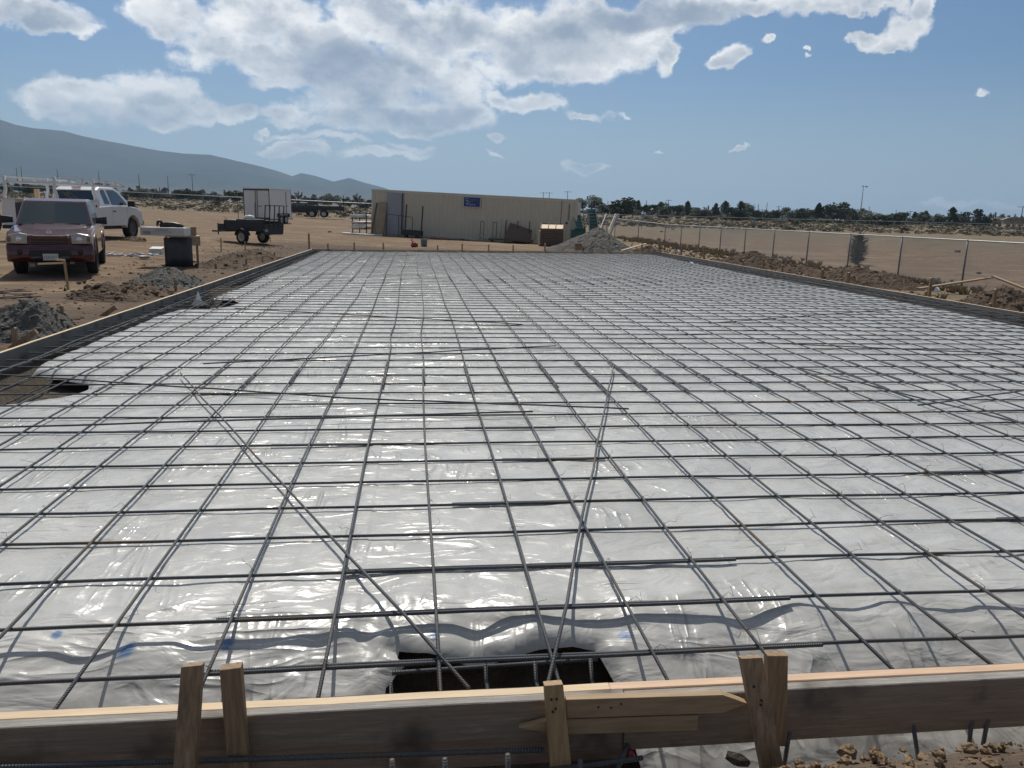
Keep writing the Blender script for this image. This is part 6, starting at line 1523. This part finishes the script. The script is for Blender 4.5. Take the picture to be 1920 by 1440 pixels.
# ------------------------------------------------------------------ poles, houses
def pole(px, by, ty, dep, label, arm=True, group='utility poles on the skyline', w=.16, lean=0):
    b = at_d(px, by, dep); h = (by-ty)/FPX*dep
    t = empty('utility_pole', b, -math.atan2(b[0]-CAM[0], b[1]-CAM[1])+rnd.uniform(-.5, .5), label, 'utility pole', group)
    mb = MB(); mb.tube([(0, 0, -.3), (lean*h, 0, h)], [w*1.2, w*.8], 7); mb.build('shaft', M['bark'], t)
    if arm:
        mb = MB(); a = h*.10+1.0; mb.bar((lean*h-a, 0, h*.95), (lean*h+a, 0, h*.95), .14, .16); mb.build('cross_arm', M['bark'], t)
POLES = [(34, 350, 316, 520, 0), (43, 350, 313, 520, 0), (110, 352, 318, 560, 0), (187, 354, 321, 560, 0), (262, 358, 327, 540, 0), (316, 362, 331, 540, 0), (362, 365, 327, 420, 1), (1018, 395, 361, 420, 1), (1029, 396, 361, 430, 1), (1063, 396, 359, 400, 1), (1139, 398, 377, 500, 0), (1211, 402, 376, 500, 0), (1252, 400, 375, 380, 1), (1420, 410, 384, 450, 0), (1436, 410, 380, 400, 0), (1458, 411, 387, 450, 1), (1627, 416, 388, 380, 0), (1678, 416, 394, 500, 0), (1705, 418, 396, 400, 1), (1912, 428, 387, 300, 1)]
for k, (px, by, ty, dep, ar) in enumerate(POLES): pole(px, by, ty, dep, 'dark utility pole, %s from the left along the horizon' % ordn(k+1), bool(ar), w=.16 if dep < 450 else .22)
b = at_d(1612, 412, 330); h = (412-351)/FPX*330
t = empty('light_mast', b, .1, 'tall slim light mast with lamps rising above the right tree line', 'light mast')
mb = MB(); mb.tube([(0, 0, -.3), (0, 0, h)], [.20, .12], 7); mb.build('mast', M['post'], t)
mb = MB(); mb.bar((-.4, 0, h), (1.6, 0, h), .12, .12); mb.box((-.3, 0, h), (.7, .5, .25)); mb.box((1.5, 0, h-.15), (.6, .5, .5)); mb.build('lamp_head', M['post'], t)
def house(px, by, hpx, wpx, dep, label, m='wallplaster', roof='rooftile'):
    b = at_d(px, by, dep); w = wpx/FPX*dep; h = hpx/FPX*dep
    t = empty('house', b, -math.atan2(b[0]-CAM[0], b[1]-CAM[1])+.15, label, 'house', 'distant houses')
    mb = MB(); mb.box((0, 0, h*.28), (w, w*.6, h*.64)); mb.build('wall', M[m], t)
    mb = MB(); mb.prism([(-w*.56, h*.58), (w*.56, h*.58), (w*.34, h), (-w*.34, h)], w*.34, 'y'); mb.build('roof', M[roof], t)
    for s in (-.28, .05, .3):
        mb = MB(); mb.box((s*w, -w*.3-.03, h*.36), (w*.10, .05, h*.24)); mb.build('window', M['glass'], t)
house(1235, 398, 8, 26, 330, 'low house with pale metal roof among the right trees', roof='roof_pale')
house(1150, 394, 10, 30, 350, 'low tan house right of the tall green ladder', )
house(1912, 420, 12, 56, 230, 'tan house with hipped roof at the right frame edge')
house(1880, 417, 9, 34, 300, 'low pale roofed house left of the one at the right edge', roof='roof_pale')
house(1300, 396, 7, 24, 360, 'small pale house behind the right trees')
house(188, 350, 6, 30, 480, 'tiny pale house at the foot of the mountains, left one')
house(455, 366, 6, 26, 430, 'tiny pale house in the left trees, right one', roof='roof_pale')

# ------------------------------------------------------------------ mountains
RID = [(-700, 190), (-350, 180), (-160, 190), (-60, 208), (0, 226), (30, 236), (60, 242), (120, 248), (160, 258), (200, 266), (300, 285), (345, 290), (395, 292), (450, 305), (490, 314), (520, 322), (548, 332), (565, 326), (590, 331), (625, 342), (655, 335), (685, 344), (720, 353), (745, 362), (800, 368), (900, 376)]
ra = []; re_ = []
for x, y in RID:
    d = ray(x, y); ra.append(math.atan2(d[0], d[1])); re_.append(math.atan2(d[2], math.hypot(d[0], d[1])))
A_ = np.linspace(ra[0], ra[-1], 420); Rr = np.concatenate([np.linspace(3200, 6400, 60), np.linspace(6450, 9000, 14)])
AA, RR = np.meshgrid(A_, Rr)
top = np.tan(np.interp(AA, ra, re_))*6400
XX_ = CAM[0]+RR*np.sin(AA); YY_ = CAM[1]+RR*np.cos(AA)
t_ = np.clip((RR-3200)/3200, 0, 1)
spur = ridged(XX_*.0011, YY_*.0011, 4, 71)
ZZ_ = top*(t_**1.7)*(1-.28*(1-t_)*(1-spur)*2.0)+.06*top*(fbm(XX_*.004, YY_*.004, 4, 73)-.5)*np.clip((RR-3300)/900, 0, 1)*np.clip((6400-RR)/300, .25, 1)
ZZ_ = np.where(RR > 6400, top*np.clip(1-(RR-6400)/2800, 0, 1), ZZ_)
base = gz0(XX_, YY_)
ZZ_ = np.maximum(base-4+ZZ_, base-6)
def mtn_mat():
    m = bpy.data.materials.new('mountain'); m.use_nodes = True; T = NT(m.node_tree); p = m.node_tree.nodes['Principled BSDF']
    co = T.n('ShaderNodeTexCoord').outputs['Object']
    n = T.noise(co, .0016, 8, .65); n2 = T.noise(co, .02, 6, .7)
    z = T.n('ShaderNodeSeparateXYZ', i={0: co}).outputs[2]
    c = T.ramp(n, [(.35, (.022, .03, .026)), (.6, (.045, .05, .042)), (.75, (.09, .082, .068))])
    low = T.m('SUBTRACT', 1.0, T.smooth(T.m('ADD', z, T.m('MULTIPLY', n2, 90.0)), 60, 190))
    c = T.mix(T.m('MULTIPLY', low, .75), c, (.17, .145, .115))
    c = T.mix(T.m('MULTIPLY', T.smooth(n2, .5, .65), .5), c, (.03, .04, .03))
    T.link(c, p.inputs['Base Color']); p.inputs['Roughness'].default_value = 1; p.inputs['Specular IOR Level'].default_value = 0
    return m
o = gridmesh('mountains', XX_, YY_, ZZ_, mtn_mat()); prop(o, kind='structure')

# ------------------------------------------------------------------ haze
HAZE = 1.0e-4
mb = MB(); zlo = float(GZ.min())-15; zhi = float(ZZ_.max())+25
mb.box((0, 4000, (zlo+zhi)/2), (27000, 22000, zhi-zlo))
hm = bpy.data.materials.new('haze'); hm.use_nodes = True; T = NT(hm.node_tree); hm.node_tree.nodes.clear()
pv = T.n('ShaderNodeVolumePrincipled', i={'Color': (.54, .75, 1.0, 1), 'Density': HAZE, 'Anisotropy': .25})
T.link(pv.outputs[0], T.n('ShaderNodeOutputMaterial').inputs['Volume'])
hz_ = mb.build('haze', hm); prop(hz_, kind='stuff', label='thin pale blue summer haze over the valley'); hz_['category'] = 'haze'
